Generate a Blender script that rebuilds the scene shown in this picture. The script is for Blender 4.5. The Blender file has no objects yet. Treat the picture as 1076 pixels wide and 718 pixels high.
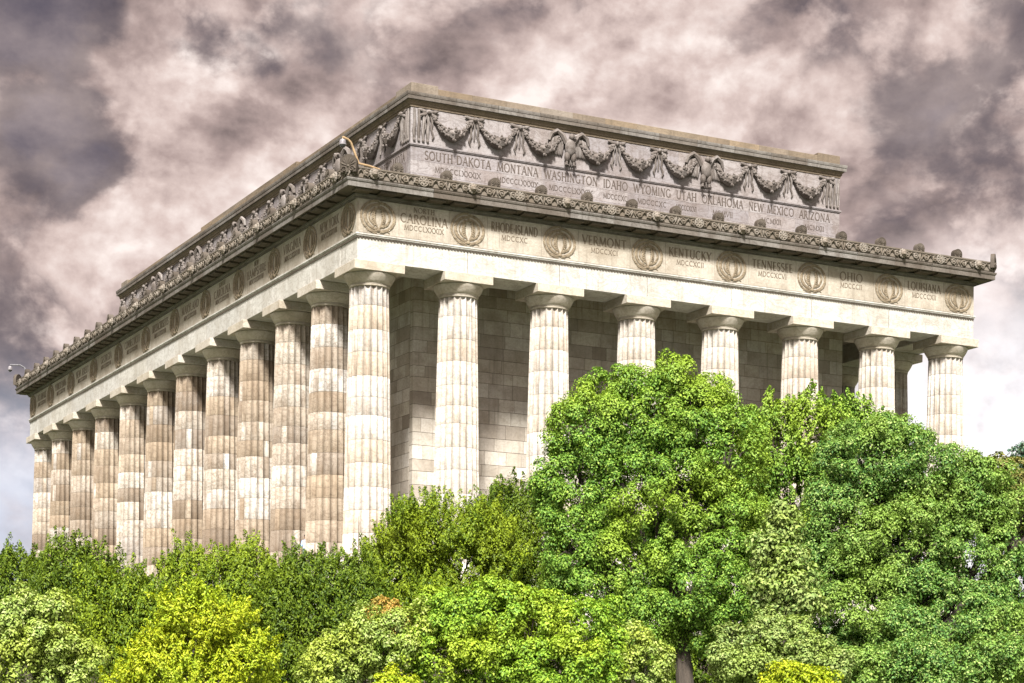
import bpy, math, random
import numpy as np
from mathutils import Matrix, Vector

random.seed(7)
rng = np.random.default_rng(11)
S = bpy.context.scene
COL = S.collection

# ------------------------------------------------------------------ camera
CAM = np.array([-37.5247, -92.0535, -9.6259])
# a level camera with a raised lens: upright lines stay upright
FPX, YAW, PITCH, ROLL, CPX, CPY = 2250.48, 0.494917, 0.003972, 0.009345, 88.975, 438.997
FW = np.array([math.sin(YAW)*math.cos(PITCH), math.cos(YAW)*math.cos(PITCH), math.sin(PITCH)])
RT = np.array([math.cos(YAW), -math.sin(YAW), 0.0])
UP = np.cross(RT, FW)
RT, UP = RT*math.cos(ROLL)+UP*math.sin(ROLL), UP*math.cos(ROLL)-RT*math.sin(ROLL)
cd = bpy.data.cameras.new('camera')
cam = bpy.data.objects.new('camera', cd)
COL.objects.link(cam)
M = Matrix.Identity(4)
for i in range(3):
    M[i][0], M[i][1], M[i][2], M[i][3] = RT[i], UP[i], -FW[i], CAM[i]
cam.matrix_world = M
cd.sensor_width = 36.0
cd.lens = FPX/1076*36
cd.shift_x = -CPX/1076
cd.shift_y = CPY/1076
cd.clip_end = 6000
S.camera = cam

def ray(u, v):
    return FW + RT*((u-538-CPX)/FPX) - UP*((v-359-CPY)/FPX)
def at(u, v, depth):
    """world point seen at photo pixel (u, v) at the given distance along the view axis"""
    return CAM + ray(u, v)*depth
def direction(u, v):
    r = ray(u, v); return r/np.linalg.norm(r)

# ------------------------------------------------------------------ light
SUN_H = np.array([-0.50, -0.866]); SUN_EL = math.radians(47)
sd = np.array([SUN_H[0]*math.cos(SUN_EL), SUN_H[1]*math.cos(SUN_EL), math.sin(SUN_EL)])
sl = bpy.data.lights.new('sun', 'SUN')
sl.energy = 4.4; sl.angle = math.radians(9); sl.color = (1.0, 0.962, 0.90)
so = bpy.data.objects.new('sun', sl); COL.objects.link(so)
so.rotation_euler = Vector(-sd).to_track_quat('-Z', 'Y').to_euler()
S.view_settings.view_transform = 'Standard'
S.view_settings.look = 'None'
S.view_settings.exposure = 1.85
S.view_settings.gamma = 1.0

class NT:
    def __init__(s, tree): s.t = tree; s.n = tree.nodes; s.l = tree.links
    def new(s, typ, **kw):
        n = s.n.new(typ)
        for k, v in kw.items(): setattr(n, k, v)
        return n
    def put(s, sock, v):
        if hasattr(v, 'is_output') or isinstance(v, bpy.types.NodeSocket): s.l.new(v, sock)
        elif isinstance(v, (tuple, list)) and sock.type == 'RGBA' and len(v) == 3: sock.default_value = (*v, 1)
        else: sock.default_value = v
    def math(s, op, a, b=0.0, c=None, clamp=False):
        n = s.new('ShaderNodeMath', operation=op, use_clamp=clamp)
        s.put(n.inputs[0], a); s.put(n.inputs[1], b)
        if c is not None: s.put(n.inputs[2], c)
        return n.outputs[0]
    def vmath(s, op, a, b=None):
        n = s.new('ShaderNodeVectorMath', operation=op)
        s.put(n.inputs[0], a)
        if b is not None: s.put(n.inputs[1], b)
        return n.outputs['Value'] if op in ('DISTANCE', 'LENGTH', 'DOT_PRODUCT') else n.outputs[0]
    def noise(s, vec, scale, detail=6, rough=0.55, dist=0.0, out='Fac'):
        n = s.new('ShaderNodeTexNoise')
        s.put(n.inputs['Vector'], vec); n.inputs['Scale'].default_value = scale
        n.inputs['Detail'].default_value = detail; n.inputs['Roughness'].default_value = rough
        n.inputs['Distortion'].default_value = dist
        return n.outputs[out]
    def ramp(s, fac, stops, interp='LINEAR'):
        n = s.new('ShaderNodeValToRGB'); r = n.color_ramp; r.interpolation = interp
        while len(r.elements) < len(stops): r.elements.new(0.5)
        while len(r.elements) > len(stops): r.elements.remove(r.elements[-1])
        for e, (p, c) in zip(r.elements, stops):
            e.position = p; e.color = (c, c, c, 1) if isinstance(c, (int, float)) else (*c, 1)
        s.put(n.inputs[0], fac)
        return n.outputs[0]
    def mix(s, fac, a, b, mode='MIX'):
        n = s.new('ShaderNodeMix', data_type='RGBA', blend_type=mode)
        s.put(n.inputs[0], fac); s.put(n.inputs[6], a); s.put(n.inputs[7], b)
        return n.outputs[2]
    def rng(s, v, a, b, c, d, smooth=True):
        n = s.new('ShaderNodeMapRange')
        n.interpolation_type = 'SMOOTHSTEP' if smooth else 'LINEAR'
        s.put(n.inputs[0], v)
        for i, x in enumerate((a, b, c, d)): n.inputs[i+1].default_value = x
        return n.outputs[0]
    def mapping(s, vec, scale=(1, 1, 1), rot=(0, 0, 0), loc=(0, 0, 0)):
        n = s.new('ShaderNodeMapping')
        s.put(n.inputs[0], vec); n.inputs['Scale'].default_value = scale
        n.inputs['Rotation'].default_value = rot; n.inputs['Location'].default_value = loc
        return n.outputs[0]

# ------------------------------------------------------------------ sky: broken warm-grey cloud over a hazy horizon
W = bpy.data.worlds.new('World'); S.world = W; W.use_nodes = True
w = NT(W.node_tree); w.n.clear()
sky = w.new('ShaderNodeTexSky', sky_type='NISHITA'); sky.sun_disc = False
sky.sun_elevation = SUN_EL; sky.sun_rotation = math.atan2(SUN_H[0], SUN_H[1])
g = w.new('ShaderNodeTexCoord').outputs['Generated']
gn = w.vmath('NORMALIZE', g)
sep = w.new('ShaderNodeSeparateXYZ'); w.l.new(gn, sep.inputs[0])
el = sep.outputs[2]
wv = w.noise(w.mapping(gn, (1, 1, 1.2)), 9, 2, 0.45, out='Color')
warp = w.vmath('SUBTRACT', wv, (0.5, 0.5, 0.5))
sc = w.new('ShaderNodeVectorMath', operation='SCALE'); w.l.new(warp, sc.inputs[0]); sc.inputs['Scale'].default_value = 0.022
gw = w.vmath('ADD', gn, sc.outputs[0])
base = w.mapping(gw, (1, 1, 1.35), loc=(3.1, 1.7, 0.4))
n_big = w.noise(base, 9.5, 8, 0.52)
n_mid = w.noise(w.mapping(gn, (1, 1, 1.2), loc=(5, 3, 2)), 24, 8, 0.56)
n_fin = w.noise(w.mapping(gn, (1, 1, 1.1), loc=(7, 2, 5)), 62, 8, 0.6)
def fbm(vec, scale, detail, rough, loc, zs=1.3):
    return w.noise(w.mapping(vec, (1, 1, zs), loc=loc), scale, detail, rough)
L1, L2 = (3.1, 1.7, 0.4), (5.3, 3.2, 2.1)
n_a = fbm(gw, 9.5, 12, 0.55, L1)
n_c = fbm(gw, 30, 9, 0.55, L2)
bil = w.math('ABSOLUTE', w.math('SUBTRACT', n_c, 0.5))
dens = w.math('MULTIPLY_ADD', bil, 0.70, w.math('MULTIPLY_ADD', n_a, 1.25, -0.17))
gs = w.vmath('ADD', gw, (-0.012, 0.004, 0.020))
r1 = w.math('SUBTRACT', fbm(gw, 12, 7, 0.55, L1), fbm(gs, 12, 7, 0.55, L1))
r2 = w.math('SUBTRACT', n_c, fbm(w.vmath('ADD', gw, (-0.003, 0.001, 0.007)), 30, 9, 0.55, L2))
relief = w.math('MULTIPLY_ADD', r2, 0.55, r1)
BLOBS = [  # photo pixel, radius in px, strength (minus opens a hole, plus a bright bank)
    (25, 15, 75, -.5), (55, 165, 75, -.42), (15, 120, 60, -.32), (100, 190, 40, -.3), (255, 22, 70, -.26), (205, 60, 40, -.14),
    (560, 10, 70, -.16), (665, 55, 50, -.22), (790, 45, 60, -.20), (870, 40, 50, -.18), (950, 100, 60, -.34), (1010, 125, 55, -.28),
    (1062, 40, 60, -.36), (110, 270, 60, -.12), (300, 60, 40, .02), (20, 330, 70, -.14), (1060, 230, 60, -.12),
    (140, 85, 80, .2), (50, 245, 95, .30), (600, 95, 130, .16), (760, 130, 80, .14), (985, 60, 45, .16), (330, 190, 90, .12), (860, 210, 80, .12),
    (1000, 190, 60, .12), (180, 280, 80, .1), (440, 40, 60, .1), (970, 345, 90, .22), (1040, 260, 60, .12)]
for (u, v, r, a) in BLOBS:
    d = direction(u, v)
    dist = w.math('ADD', w.vmath('DISTANCE', gw, tuple(float(x) for x in d)), w.math('MULTIPLY_ADD', n_a, 0.075, -0.0375))
    dens = w.math('ADD', dens, w.rng(dist, 0.0, r/FPX*1.15, a*(0.62 if a < 0 else 0.8), 0.0))
K = 3.75     # background strength is 0.1
def c10(r, g_, b): return (r*K, g_*K, b*K)
alpha = w.rng(dens, 0.27, 0.50, 0.0, 1.0)
lit = w.math('MULTIPLY_ADD', relief, 1.95, w.math('MULTIPLY_ADD', dens, 0.44, 0.29), clamp=True)
cum = w.ramp(lit, [(0.0, (0.13, 0.100, 0.100)), (0.36, (0.36, 0.275, 0.258)), (0.60, (0.56, 0.448, 0.415)), (0.92, (0.80, 0.705, 0.665))])
back = w.ramp(w.math('ADD', fbm(gn, 9, 11, 0.60, (8, 4, 1)), w.math('MULTIPLY', relief, 0.8)), [(0.22, (0.060, 0.052, 0.070)), (0.48, (0.150, 0.122, 0.130)), (0.85, (0.36, 0.29, 0.275))])
cl = w.mix(alpha, back, cum)
clk = w.mix(1.0, cl, c10(1, 1, 1), 'MULTIPLY')
hole = w.rng(dens, 0.05, 0.28, 0.12, 0.0)
col = w.mix(hole, clk, w.mix(1.0, sky.outputs[0], (0.16, 0.13, 0.16), 'MULTIPLY'))
hz = w.rng(w.math('SUBTRACT', el, w.rng(sep.outputs[0], 0.42, 0.62, 0.0, 0.06)), 0.09, 0.20, 1.0, 0.0)
hz = w.math('MULTIPLY', hz, w.rng(n_mid, 0.30, 0.62, 0.55, 1.0))
hzc = w.mix(w.rng(sep.outputs[0], 0.25, 0.55, 0, 1), c10(0.52, 0.57, 0.68), c10(0.98, 0.96, 0.99))
col = w.mix(hz, col, hzc)
# sky glow added as soft fill, round the sun and overhead, outside the picture
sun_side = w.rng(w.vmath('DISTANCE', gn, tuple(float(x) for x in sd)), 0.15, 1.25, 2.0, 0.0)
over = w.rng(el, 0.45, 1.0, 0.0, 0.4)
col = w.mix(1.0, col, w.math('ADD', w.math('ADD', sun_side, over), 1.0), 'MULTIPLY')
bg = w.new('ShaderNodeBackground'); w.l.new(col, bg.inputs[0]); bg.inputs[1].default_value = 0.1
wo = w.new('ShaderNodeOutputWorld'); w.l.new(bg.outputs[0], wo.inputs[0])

# ------------------------------------------------------------------ materials
def material(name):
    m = bpy.data.materials.new(name); m.use_nodes = True
    t = NT(m.node_tree)
    b = next(n for n in t.n if n.type == 'BSDF_PRINCIPLED')
    return m, t, b

SK = 0.60
def stone(name, tones, stain=(0.2, 0.15, 0.1), stain_amt=0.5, vein=0.35, streak=0.4, rough=0.75, bump=0.25, grain=1.0, seed=0.0, sk=None, drum=False):
    """weathered marble: every loose block takes its own tone; veins, stains, rain streaks"""
    m, t, b = material(name)
    geo = t.new('ShaderNodeNewGeometry'); oi = t.new('ShaderNodeObjectInfo')
    co = t.new('ShaderNodeTexCoord').outputs['Object']
    cmb = t.new('ShaderNodeCombineXYZ')
    t.l.new(geo.outputs['Random Per Island'], cmb.inputs[0]); t.l.new(oi.outputs['Random'], cmb.inputs[1]); cmb.inputs[2].default_value = seed
    wn = t.new('ShaderNodeTexWhiteNoise', noise_dimensions='3D'); t.l.new(cmb.outputs[0], wn.inputs['Vector'])
    off = t.new('ShaderNodeVectorMath', operation='SCALE'); t.l.new(wn.outputs['Color'], off.inputs[0]); off.inputs['Scale'].default_value = 37.0
    p = t.vmath('ADD', co, off.outputs[0])
    k_ = sk or SK; tones = [tuple(x*k_ for x in c) for c in tones]; stain = tuple(x*k_ for x in stain)
    n = len(tones)
    tv = wn.outputs['Value']
    if drum:       # one tone for a whole drum, its stones a little apart
        at_ = t.new('ShaderNodeAttribute'); at_.attribute_name = 'drum'
        cd_ = t.new('ShaderNodeCombineXYZ'); t.l.new(at_.outputs['Fac'], cd_.inputs[0]); t.l.new(oi.outputs['Random'], cd_.inputs[1]); cd_.inputs[2].default_value = seed+3
        w2 = t.new('ShaderNodeTexWhiteNoise', noise_dimensions='3D'); t.l.new(cd_.outputs[0], w2.inputs['Vector'])
        pick = t.math('GREATER_THAN', wn.outputs['Value'], 0.92)
        tv = t.math('ADD', t.math('MULTIPLY', w2.outputs['Value'], t.math('SUBTRACT', 1.0, pick)), t.math('MULTIPLY', pick, t.math('MULTIPLY_ADD', wn.outputs['Value'], 12.5, -11.5)))
    base = t.ramp(tv, [(i/max(1, n-1)*0.98, c) for i, c in enumerate(tones)])
    big = t.noise(p, 0.8*grain, 6, 0.6)
    run = t.noise(t.mapping(co, (1.0, 1.0, 0.55)), 0.42*min(grain, 1.5), 7, 0.62)
    base = t.mix(t.rng(run, 0.46, 0.68, 0.0, 0.42), base, tuple(x*0.9 for x in stain))
    base = t.mix(t.math('MULTIPLY', t.rng(big, 0.42, 0.72, 0, 1), stain_amt), base, stain)
    if vein:
        vn = t.noise(t.mapping(p, (1.0, 1.0, 1.9), (0.5, 0.6, 0.3)), 1.1*grain, 8, 0.62, 1.2)
        ridge = t.math('ABSOLUTE', t.math('SUBTRACT', vn, 0.5))
        base = t.mix(t.rng(ridge, 0.0, 0.045, vein, 0.0), base, tuple(x*0.55 for x in stain))
    if streak:
        st = t.noise(t.mapping(co, (5.5, 5.5, 0.30)), 1.0, 5, 0.65)
        base = t.mix(t.rng(st, 0.50, 0.80, 0, streak), base, tuple(x*0.6 for x in stain))
    fine = t.noise(p, 9.0*grain, 5, 0.7)
    base = t.mix(t.rng(fine, 0.38, 0.68, 0.0, 0.25), base, tuple(x*0.8 for x in stain))
    t.l.new(base, b.inputs['Base Color'])
    b.inputs['Roughness'].default_value = rough
    b.inputs['Specular IOR Level'].default_value = 0.25
    bp = t.new('ShaderNodeBump'); bp.inputs['Strength'].default_value = bump; bp.inputs['Distance'].default_value = 0.05
    t.l.new(t.math('ADD', fine, big), bp.inputs['Height']); t.l.new(bp.outputs[0], b.inputs['Normal'])
    return m

WHITE = (0.71, 0.685, 0.645); CREAM = (0.63, 0.585, 0.515); TAN = (0.47, 0.38, 0.28); BROWN = (0.30, 0.235, 0.165); GREY = (0.50, 0.48, 0.46)
M_shaft = stone('fluted marble', [WHITE, (0.60, 0.52, 0.42), WHITE, (0.48, 0.45, 0.42), (0.68, 0.65, 0.61), (0.56, 0.48, 0.39), WHITE, CREAM, (0.66, 0.61, 0.54), (0.45, 0.37, 0.285), WHITE, CREAM, GREY], (0.28, 0.205, 0.14), 0.45, 0.35, 0.85, sk=0.63, drum=True)
M_shaftw = stone('stained fluted marble', [WHITE, CREAM, TAN, (0.36, 0.28, 0.20), (0.66, 0.60, 0.53), BROWN, (0.52, 0.44, 0.35), WHITE, (0.17, 0.13, 0.095), TAN, CREAM, (0.25, 0.195, 0.145), (0.58, 0.51, 0.43), (0.21, 0.165, 0.125)], (0.24, 0.17, 0.11), 0.6, 0.5, 0.8, drum=True)
M_capital = stone('capital marble', [CREAM, (0.60, 0.545, 0.455), (0.56, 0.515, 0.45)], (0.33, 0.26, 0.17), 0.45, 0.3, 0.25)
M_arch = stone('architrave marble', [(0.68, 0.68, 0.66), (0.64, 0.62, 0.56), (0.70, 0.69, 0.66), (0.60, 0.59, 0.56)], (0.38, 0.34, 0.28), 0.55, 0.4, 0.65, sk=0.61)
M_frieze = stone('frieze marble', [(0.53, 0.485, 0.41), (0.57, 0.52, 0.445)], (0.27, 0.215, 0.15), 0.55, 0.2, 0.5)
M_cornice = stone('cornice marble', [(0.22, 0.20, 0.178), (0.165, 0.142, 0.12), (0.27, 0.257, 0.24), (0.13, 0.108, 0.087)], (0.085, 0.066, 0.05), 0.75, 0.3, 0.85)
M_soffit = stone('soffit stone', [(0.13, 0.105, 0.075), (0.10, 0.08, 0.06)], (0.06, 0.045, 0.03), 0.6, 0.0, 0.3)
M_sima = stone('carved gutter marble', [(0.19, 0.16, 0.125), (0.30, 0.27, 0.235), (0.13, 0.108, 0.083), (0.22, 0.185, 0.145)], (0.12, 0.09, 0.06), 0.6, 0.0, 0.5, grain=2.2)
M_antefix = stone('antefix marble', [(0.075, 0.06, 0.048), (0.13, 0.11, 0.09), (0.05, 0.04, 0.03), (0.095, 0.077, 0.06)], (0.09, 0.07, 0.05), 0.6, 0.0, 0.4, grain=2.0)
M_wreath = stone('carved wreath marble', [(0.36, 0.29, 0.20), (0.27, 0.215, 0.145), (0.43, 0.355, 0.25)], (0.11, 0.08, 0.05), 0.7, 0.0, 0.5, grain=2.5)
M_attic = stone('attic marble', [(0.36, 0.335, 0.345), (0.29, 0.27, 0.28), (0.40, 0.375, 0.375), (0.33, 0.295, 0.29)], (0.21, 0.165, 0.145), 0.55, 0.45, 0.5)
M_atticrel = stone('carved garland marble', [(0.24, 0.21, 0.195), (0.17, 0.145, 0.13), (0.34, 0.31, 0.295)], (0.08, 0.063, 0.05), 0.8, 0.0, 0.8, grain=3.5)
M_cap = stone('attic coping marble', [(0.32, 0.245, 0.165), (0.24, 0.18, 0.12), (0.29, 0.25, 0.21), (0.20, 0.155, 0.11), (0.35, 0.28, 0.20)], (0.13, 0.10, 0.07), 0.6, 0.2, 0.5)
M_wall = stone('ashlar wall marble', [(0.64, 0.59, 0.50), (0.52, 0.47, 0.40), (0.72, 0.67, 0.60), (0.40, 0.35, 0.29), (0.61, 0.57, 0.50), (0.33, 0.285, 0.235), (0.68, 0.645, 0.59), (0.48, 0.43, 0.36)], (0.27, 0.225, 0.175), 0.6, 0.16, 0.55, sk=0.74)
M_joint = stone('joint mortar', [(0.17, 0.135, 0.105)], (0.08, 0.06, 0.05), 0.4, 0, 0)
M_step = stone('granite step', [(0.5, 0.47, 0.43), (0.44, 0.41, 0.38)], (0.25, 0.2, 0.16), 0.4, 0.1, 0.3, sk=1.0)
M_granite = stone('granite terrace wall', [(0.12, 0.095, 0.08), (0.09, 0.075, 0.062), (0.14, 0.115, 0.095)], (0.16, 0.12, 0.09), 0.5, 0.0, 0.5)
M_letter2 = stone('dirt in attic lettering', [(0.13, 0.105, 0.09)], (0.08, 0.06, 0.05), 0.4, 0, 0)
M_letter = stone('dirt in carved lettering', [(0.22, 0.175, 0.125)], (0.13, 0.10, 0.07), 0.4, 0, 0)

def plain(name, c, rough=0.6, metal=0.0, var=0.25, scale=6):
    m, t, b = material(name)
    co = t.new('ShaderNodeTexCoord').outputs['Object']
    f = t.noise(co, scale, 5, 0.6)
    t.l.new(t.mix(t.rng(f, 0.3, 0.7, 0, 1), tuple(x*(1-var) for x in c), tuple(min(1, x*(1+var)) for x in c)), b.inputs['Base Color'])
    b.inputs['Roughness'].default_value = rough; b.inputs['Metallic'].default_value = metal
    return m

def bark(name, c):
    m, t, b = material(name)
    co = t.new('ShaderNodeTexCoord').outputs['Object']
    f = t.noise(t.mapping(co, (9, 9, 1.6)), 1.5, 7, 0.65)
    t.l.new(t.mix(t.rng(f, 0.3, 0.7, 0, 1), tuple(x*0.5 for x in c), c), b.inputs['Base Color'])
    b.inputs['Roughness'].default_value = 0.9
    bp = t.new('ShaderNodeBump'); bp.inputs['Strength'].default_value = 0.7; bp.inputs['Distance'].default_value = 0.05
    t.l.new(f, bp.inputs['Height']); t.l.new(bp.outputs[0], b.inputs['Normal'])
    return m
M_bark = bark('bark', (0.055, 0.042, 0.032))
M_barkpale = bark('brown bark', (0.09, 0.068, 0.05))

def foliage(name, tones, patch=None, patch_amt=0.5, trans=0.22, scale=0.35):
    """each leaf its own tone; slow patches of another hue through the crown"""
    m, t, b = material(name)
    geo = t.new('ShaderNodeNewGeometry')
    co = t.new('ShaderNodeTexCoord').outputs['Object']
    n = len(tones)
    base = t.ramp(geo.outputs['Random Per Island'], [(i/max(1, n-1)*0.98, c) for i, c in enumerate(tones)])
    if patch:
        f = t.noise(co, scale, 3, 0.5)
        base = t.mix(t.rng(f, 0.44, 0.62, 0, patch_amt), base, patch)
    t.l.new(base, b.inputs['Base Color'])
    b.inputs['Roughness'].default_value = 0.55
    b.inputs['Specular IOR Level'].default_value = 0.18
    tr = t.new('ShaderNodeBsdfTranslucent')
    t.l.new(t.mix(1.0, base, (1.25, 1.3, 0.6), 'MULTIPLY'), tr.inputs[0])
    mx = t.new('ShaderNodeMixShader'); mx.inputs[0].default_value = trans
    t.l.new(b.outputs[0], mx.inputs[1]); t.l.new(tr.outputs[0], mx.inputs[2])
    out = next(x for x in t.n if x.type == 'OUTPUT_MATERIAL'); t.l.new(mx.outputs[0], out.inputs[0])
    return m

# ------------------------------------------------------------------ mesh helpers
class MB:
    def __init__(s): s.v = []; s.f = []; s.smooth = []
    def add(s, verts, faces, smooth=False):
        o = len(s.v); s.v.extend([tuple(map(float, x)) for x in verts])
        s.f.extend([tuple(i+o for i in f) for f in faces]); s.smooth.extend([smooth]*len(faces))
    def box(s, x0, x1, y0, y1, z0, z1, ch=0.0):
        if ch:  # chamfered all round in section
            def ring(e, z): return [(x0+e, y0+e, z), (x1-e, y0+e, z), (x1-e, y1-e, z), (x0+e, y1-e, z)]
            v = ring(ch, z0)+ring(0, z0+ch)+ring(0, z1-ch)+ring(ch, z1)
            f = [(3, 2, 1, 0), (12, 13, 14, 15)]
            for k in range(3):
                for i in range(4): f.append((k*4+i, k*4+(i+1) % 4, k*4+4+(i+1) % 4, k*4+4+i))
            s.add(v, f); return
        v = [(x0, y0, z0), (x1, y0, z0), (x1, y1, z0), (x0, y1, z0), (x0, y0, z1), (x1, y0, z1), (x1, y1, z1), (x0, y1, z1)]
        s.add(v, [(0, 3, 2, 1), (4, 5, 6, 7), (0, 1, 5, 4), (1, 2, 6, 5), (2, 3, 7, 6), (3, 0, 4, 7)])
    def ell(s, c, r, rot=None, nu=8, nv=5):
        R = rot if rot is not None else np.eye(3)
        v = [R @ np.array([0, 0, -r[2]])]
        for j in range(1, nv):
            t = -math.pi/2+math.pi*j/nv
            for i in range(nu):
                a = 2*math.pi*i/nu
                v.append(R @ np.array([r[0]*math.cos(t)*math.cos(a), r[1]*math.cos(t)*math.sin(a), r[2]*math.sin(t)]))
        v.append(R @ np.array([0, 0, r[2]])); v = [x+np.array(c) for x in v]
        f = []
        for i in range(nu): f.append((0, 1+(i+1) % nu, 1+i))
        for j in range(nv-2):
            for i in range(nu):
                a = 1+j*nu; f.append((a+i, a+(i+1) % nu, a+nu+(i+1) % nu, a+nu+i))
        a = 1+(nv-2)*nu
        for i in range(nu): f.append((a+i, a+(i+1) % nu, len(v)-1))
        s.add(v, f, True)
    def tube(s, pts, rad, n=8, cap=True):
        pts = [np.array(p, float) for p in pts]; rs = rad if hasattr(rad, '__len__') else [rad]*len(pts)
        v = []; f = []
        prev = None
        for i, p in enumerate(pts):
            d = pts[min(i+1, len(pts)-1)]-pts[max(i-1, 0)]; d /= (np.linalg.norm(d)+1e-9)
            if prev is None:
                a = np.array([0, 0, 1.0]) if abs(d[2]) < 0.9 else np.array([1.0, 0, 0])
            else: a = prev
            x = np.cross(np.cross(d, a), d); x /= (np.linalg.norm(x)+1e-9); y = np.cross(d, x); prev = x
            for k in range(n):
                t = 2*math.pi*k/n; v.append(p+(x*math.cos(t)+y*math.sin(t))*rs[i])
        for i in range(len(pts)-1):
            for k in range(n): f.append((i*n+k, i*n+(k+1) % n, (i+1)*n+(k+1) % n, (i+1)*n+k))
        if cap:
            f.append(tuple(reversed(range(n)))); f.append(tuple(range((len(pts)-1)*n, len(pts)*n)))
        s.add(v, f, True)
    def lathe(s, prof, n=48):
        v = []; f = []
        for (r, z) in prof:
            for k in range(n):
                a = 2*math.pi*k/n; v.append((r*math.cos(a), r*math.sin(a), z))
        for i in range(len(prof)-1):
            for k in range(n): f.append((i*n+k, i*n+(k+1) % n, (i+1)*n+(k+1) % n, (i+1)*n+k))
        f.append(tuple(reversed(range(n)))); f.append(tuple(range((len(prof)-1)*n, len(prof)*n)))
        s.add(v, f, True)
    def build(s, name, mat, parent=None, loc=(0, 0, 0), rz=0.0, sharp=35):
        me = bpy.data.meshes.new(name); me.from_pydata(s.v, [], s.f)
        me.polygons.foreach_set('use_smooth', s.smooth)
        me.materials.append(mat); me.update()
        if any(s.smooth): me.set_sharp_from_angle(angle=math.radians(sharp))
        o = bpy.data.objects.new(name, me); COL.objects.link(o)
        o.location = loc; o.rotation_euler = (0, 0, rz)
        if parent: o.parent = parent
        return o

def tag(o, label=None, cat=None, group=None, kind=None):
    if label: o['label'] = label
    if cat: o['category'] = cat
    if group: o['group'] = group
    if kind: o['kind'] = kind
    return o
def empty(name, loc=(0, 0, 0)):
    o = bpy.data.objects.new(name, None); COL.objects.link(o); o.location = loc; o.empty_display_size = 0.3
    return o
def dup(o, parent, loc, rz=0.0):
    c = o.copy(); COL.objects.link(c); c.parent = parent; c.location = loc; c.rotation_euler = (0, 0, rz)
    for ch in o.children:
        d = ch.copy(); COL.objects.link(d); d.parent = c
    return c

def rect_prism(prof, x0, x1, y0, y1):
    """moulding swept round a rectangle: prof = [(out, z)...] (out = distance outside the rectangle), mitred corners"""
    v = []; f = []; n = len(prof)
    for (o, z) in prof:
        v += [(x0-o, y0-o, z), (x1+o, y0-o, z), (x1+o, y1+o, z), (x0-o, y1+o, z)]
    for i in range(n-1):
        for k in range(4): f.append((i*4+k, i*4+(k+1) % 4, (i+1)*4+(k+1) % 4, (i+1)*4+k))
    return v, f

# ------------------------------------------------------------------ ground
S1, CON = 4.83064, 0.3325
WX = 7*S1-2*CON
XS = [0]+[k*S1-CON for k in range(1, 7)]+[WX]
YS = [0, 4.90, 9.93, 15.35, 20.85, 26.45, 32.1, 37.9, 43.6, 49.2, 54.6, 59.5]
DY = YS[-1]

def ground_z(x, y):
    d = (x-CAM[0])*0.475+(y-CAM[1])*0.88
    t = np.clip((d-28)/42, 0, 1); t = t*t*(3-2*t)
    return -11.3+3.3*t+0.10*np.sin(x*0.31+1)*np.cos(y*0.23)
def make_ground():
    xs = np.concatenate([np.linspace(-1800, -120, 12), np.linspace(-110, 120, 93), np.linspace(140, 1800, 12)])
    ys = np.concatenate([np.linspace(-900, -130, 8), np.linspace(-125, 120, 99), np.linspace(140, 2600, 14)])
    X, Y = np.meshgrid(xs, ys, indexing='ij'); Z = ground_z(X, Y)
    v = np.stack([X, Y, Z], -1).reshape(-1, 3); ny = len(ys)
    f = [(i*ny+j, (i+1)*ny+j, (i+1)*ny+j+1, i*ny+j+1) for i in range(len(xs)-1) for j in range(ny-1)]
    b = MB(); b.add(v, f, True)
    m, t, bs = material('lawn')
    co = t.new('ShaderNodeTexCoord').outputs['Object']
    a = t.noise(co, 0.25, 6, 0.6); c = t.noise(co, 14, 4, 0.7)
    col = t.mix(t.rng(a, 0.35, 0.65, 0, 1), (0.045, 0.075, 0.018), (0.085, 0.10, 0.03))
    t.l.new(t.mix(t.rng(c, 0.3, 0.7, 0, 0.5), col, (0.035, 0.05, 0.015)), bs.inputs['Base Color']); bs.inputs['Roughness'].default_value = 0.9
    tag(b.build('ground', m), kind='structure')
make_ground()

# ------------------------------------------------------------------ terrace wall with its earth
TX0, TX1, TY0, TY1, TZ = -12.5, WX+12.5, -12.5, DY+12.5, -3.6
tw = empty('terrace_wall', (TX0, TY0, -8))
tag(tw, 'low granite retaining wall round the terrace under the temple, behind the trees', 'wall')
b = MB()
def ashlar(b, L, z0, z1, place, ch, bl, depth=0.5, gap=0.012, seed=1):
    """coursed blocks along a wall: place(u0, u1, z0, z1) adds one block"""
    r = random.Random(seed)
    z = z0; row = 0
    while z < z1-0.02:
        h = ch*r.uniform(0.85, 1.15)
        if z+h > z1-ch*0.4: h = z1-z
        u = 0.0; first = True
        while u < L-0.01:
            wd = bl*r.uniform(0.55, 1.5)*(0.55 if first and row % 2 else 1); first = False
            if u+wd > L-bl*0.4: wd = L-u
            place(u+gap, u+wd-gap, z+gap, z+h-gap)
            u += wd
        z += h; row += 1
ashlar(b, TX1-TX0, -8.6, TZ-0.3, lambda a, c, d, e: b.box(TX0+a, TX0+c, TY0-0.05, TY0+0.4, d, e), 0.62, 1.6, seed=3)
ashlar(b, TY1-TY0-0.5, -8.6, TZ-0.3, lambda a, c, d, e: b.box(TX0-0.05, TX0+0.4, TY0+0.45+a, TY0+0.45+c, d, e), 0.62, 1.6, seed=4)
b.build('block_face', M_granite, tw, loc=(-TX0, -TY0, 8))
b = MB(); b.box(TX0+0.02, TX1, TY0+0.02, TY1, -10, TZ-0.32)
b.build('core', M_joint, tw, loc=(-TX0, -TY0, 8))
b = MB(); b.add(*rect_prism([(0.10, TZ-0.3), (0.16, TZ-0.26), (0.16, TZ-0.04), (0.10, TZ), (-0.7, TZ)], TX0, TX1, TY0, TY1))
b.build('coping', M_step, tw, loc=(-TX0, -TY0, 8))
b = MB(); v, f = rect_prism([(-0.6, TZ-0.06)], TX0, TX1, TY0, TY1); b.add(v, [(0, 1, 2, 3)])
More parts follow.
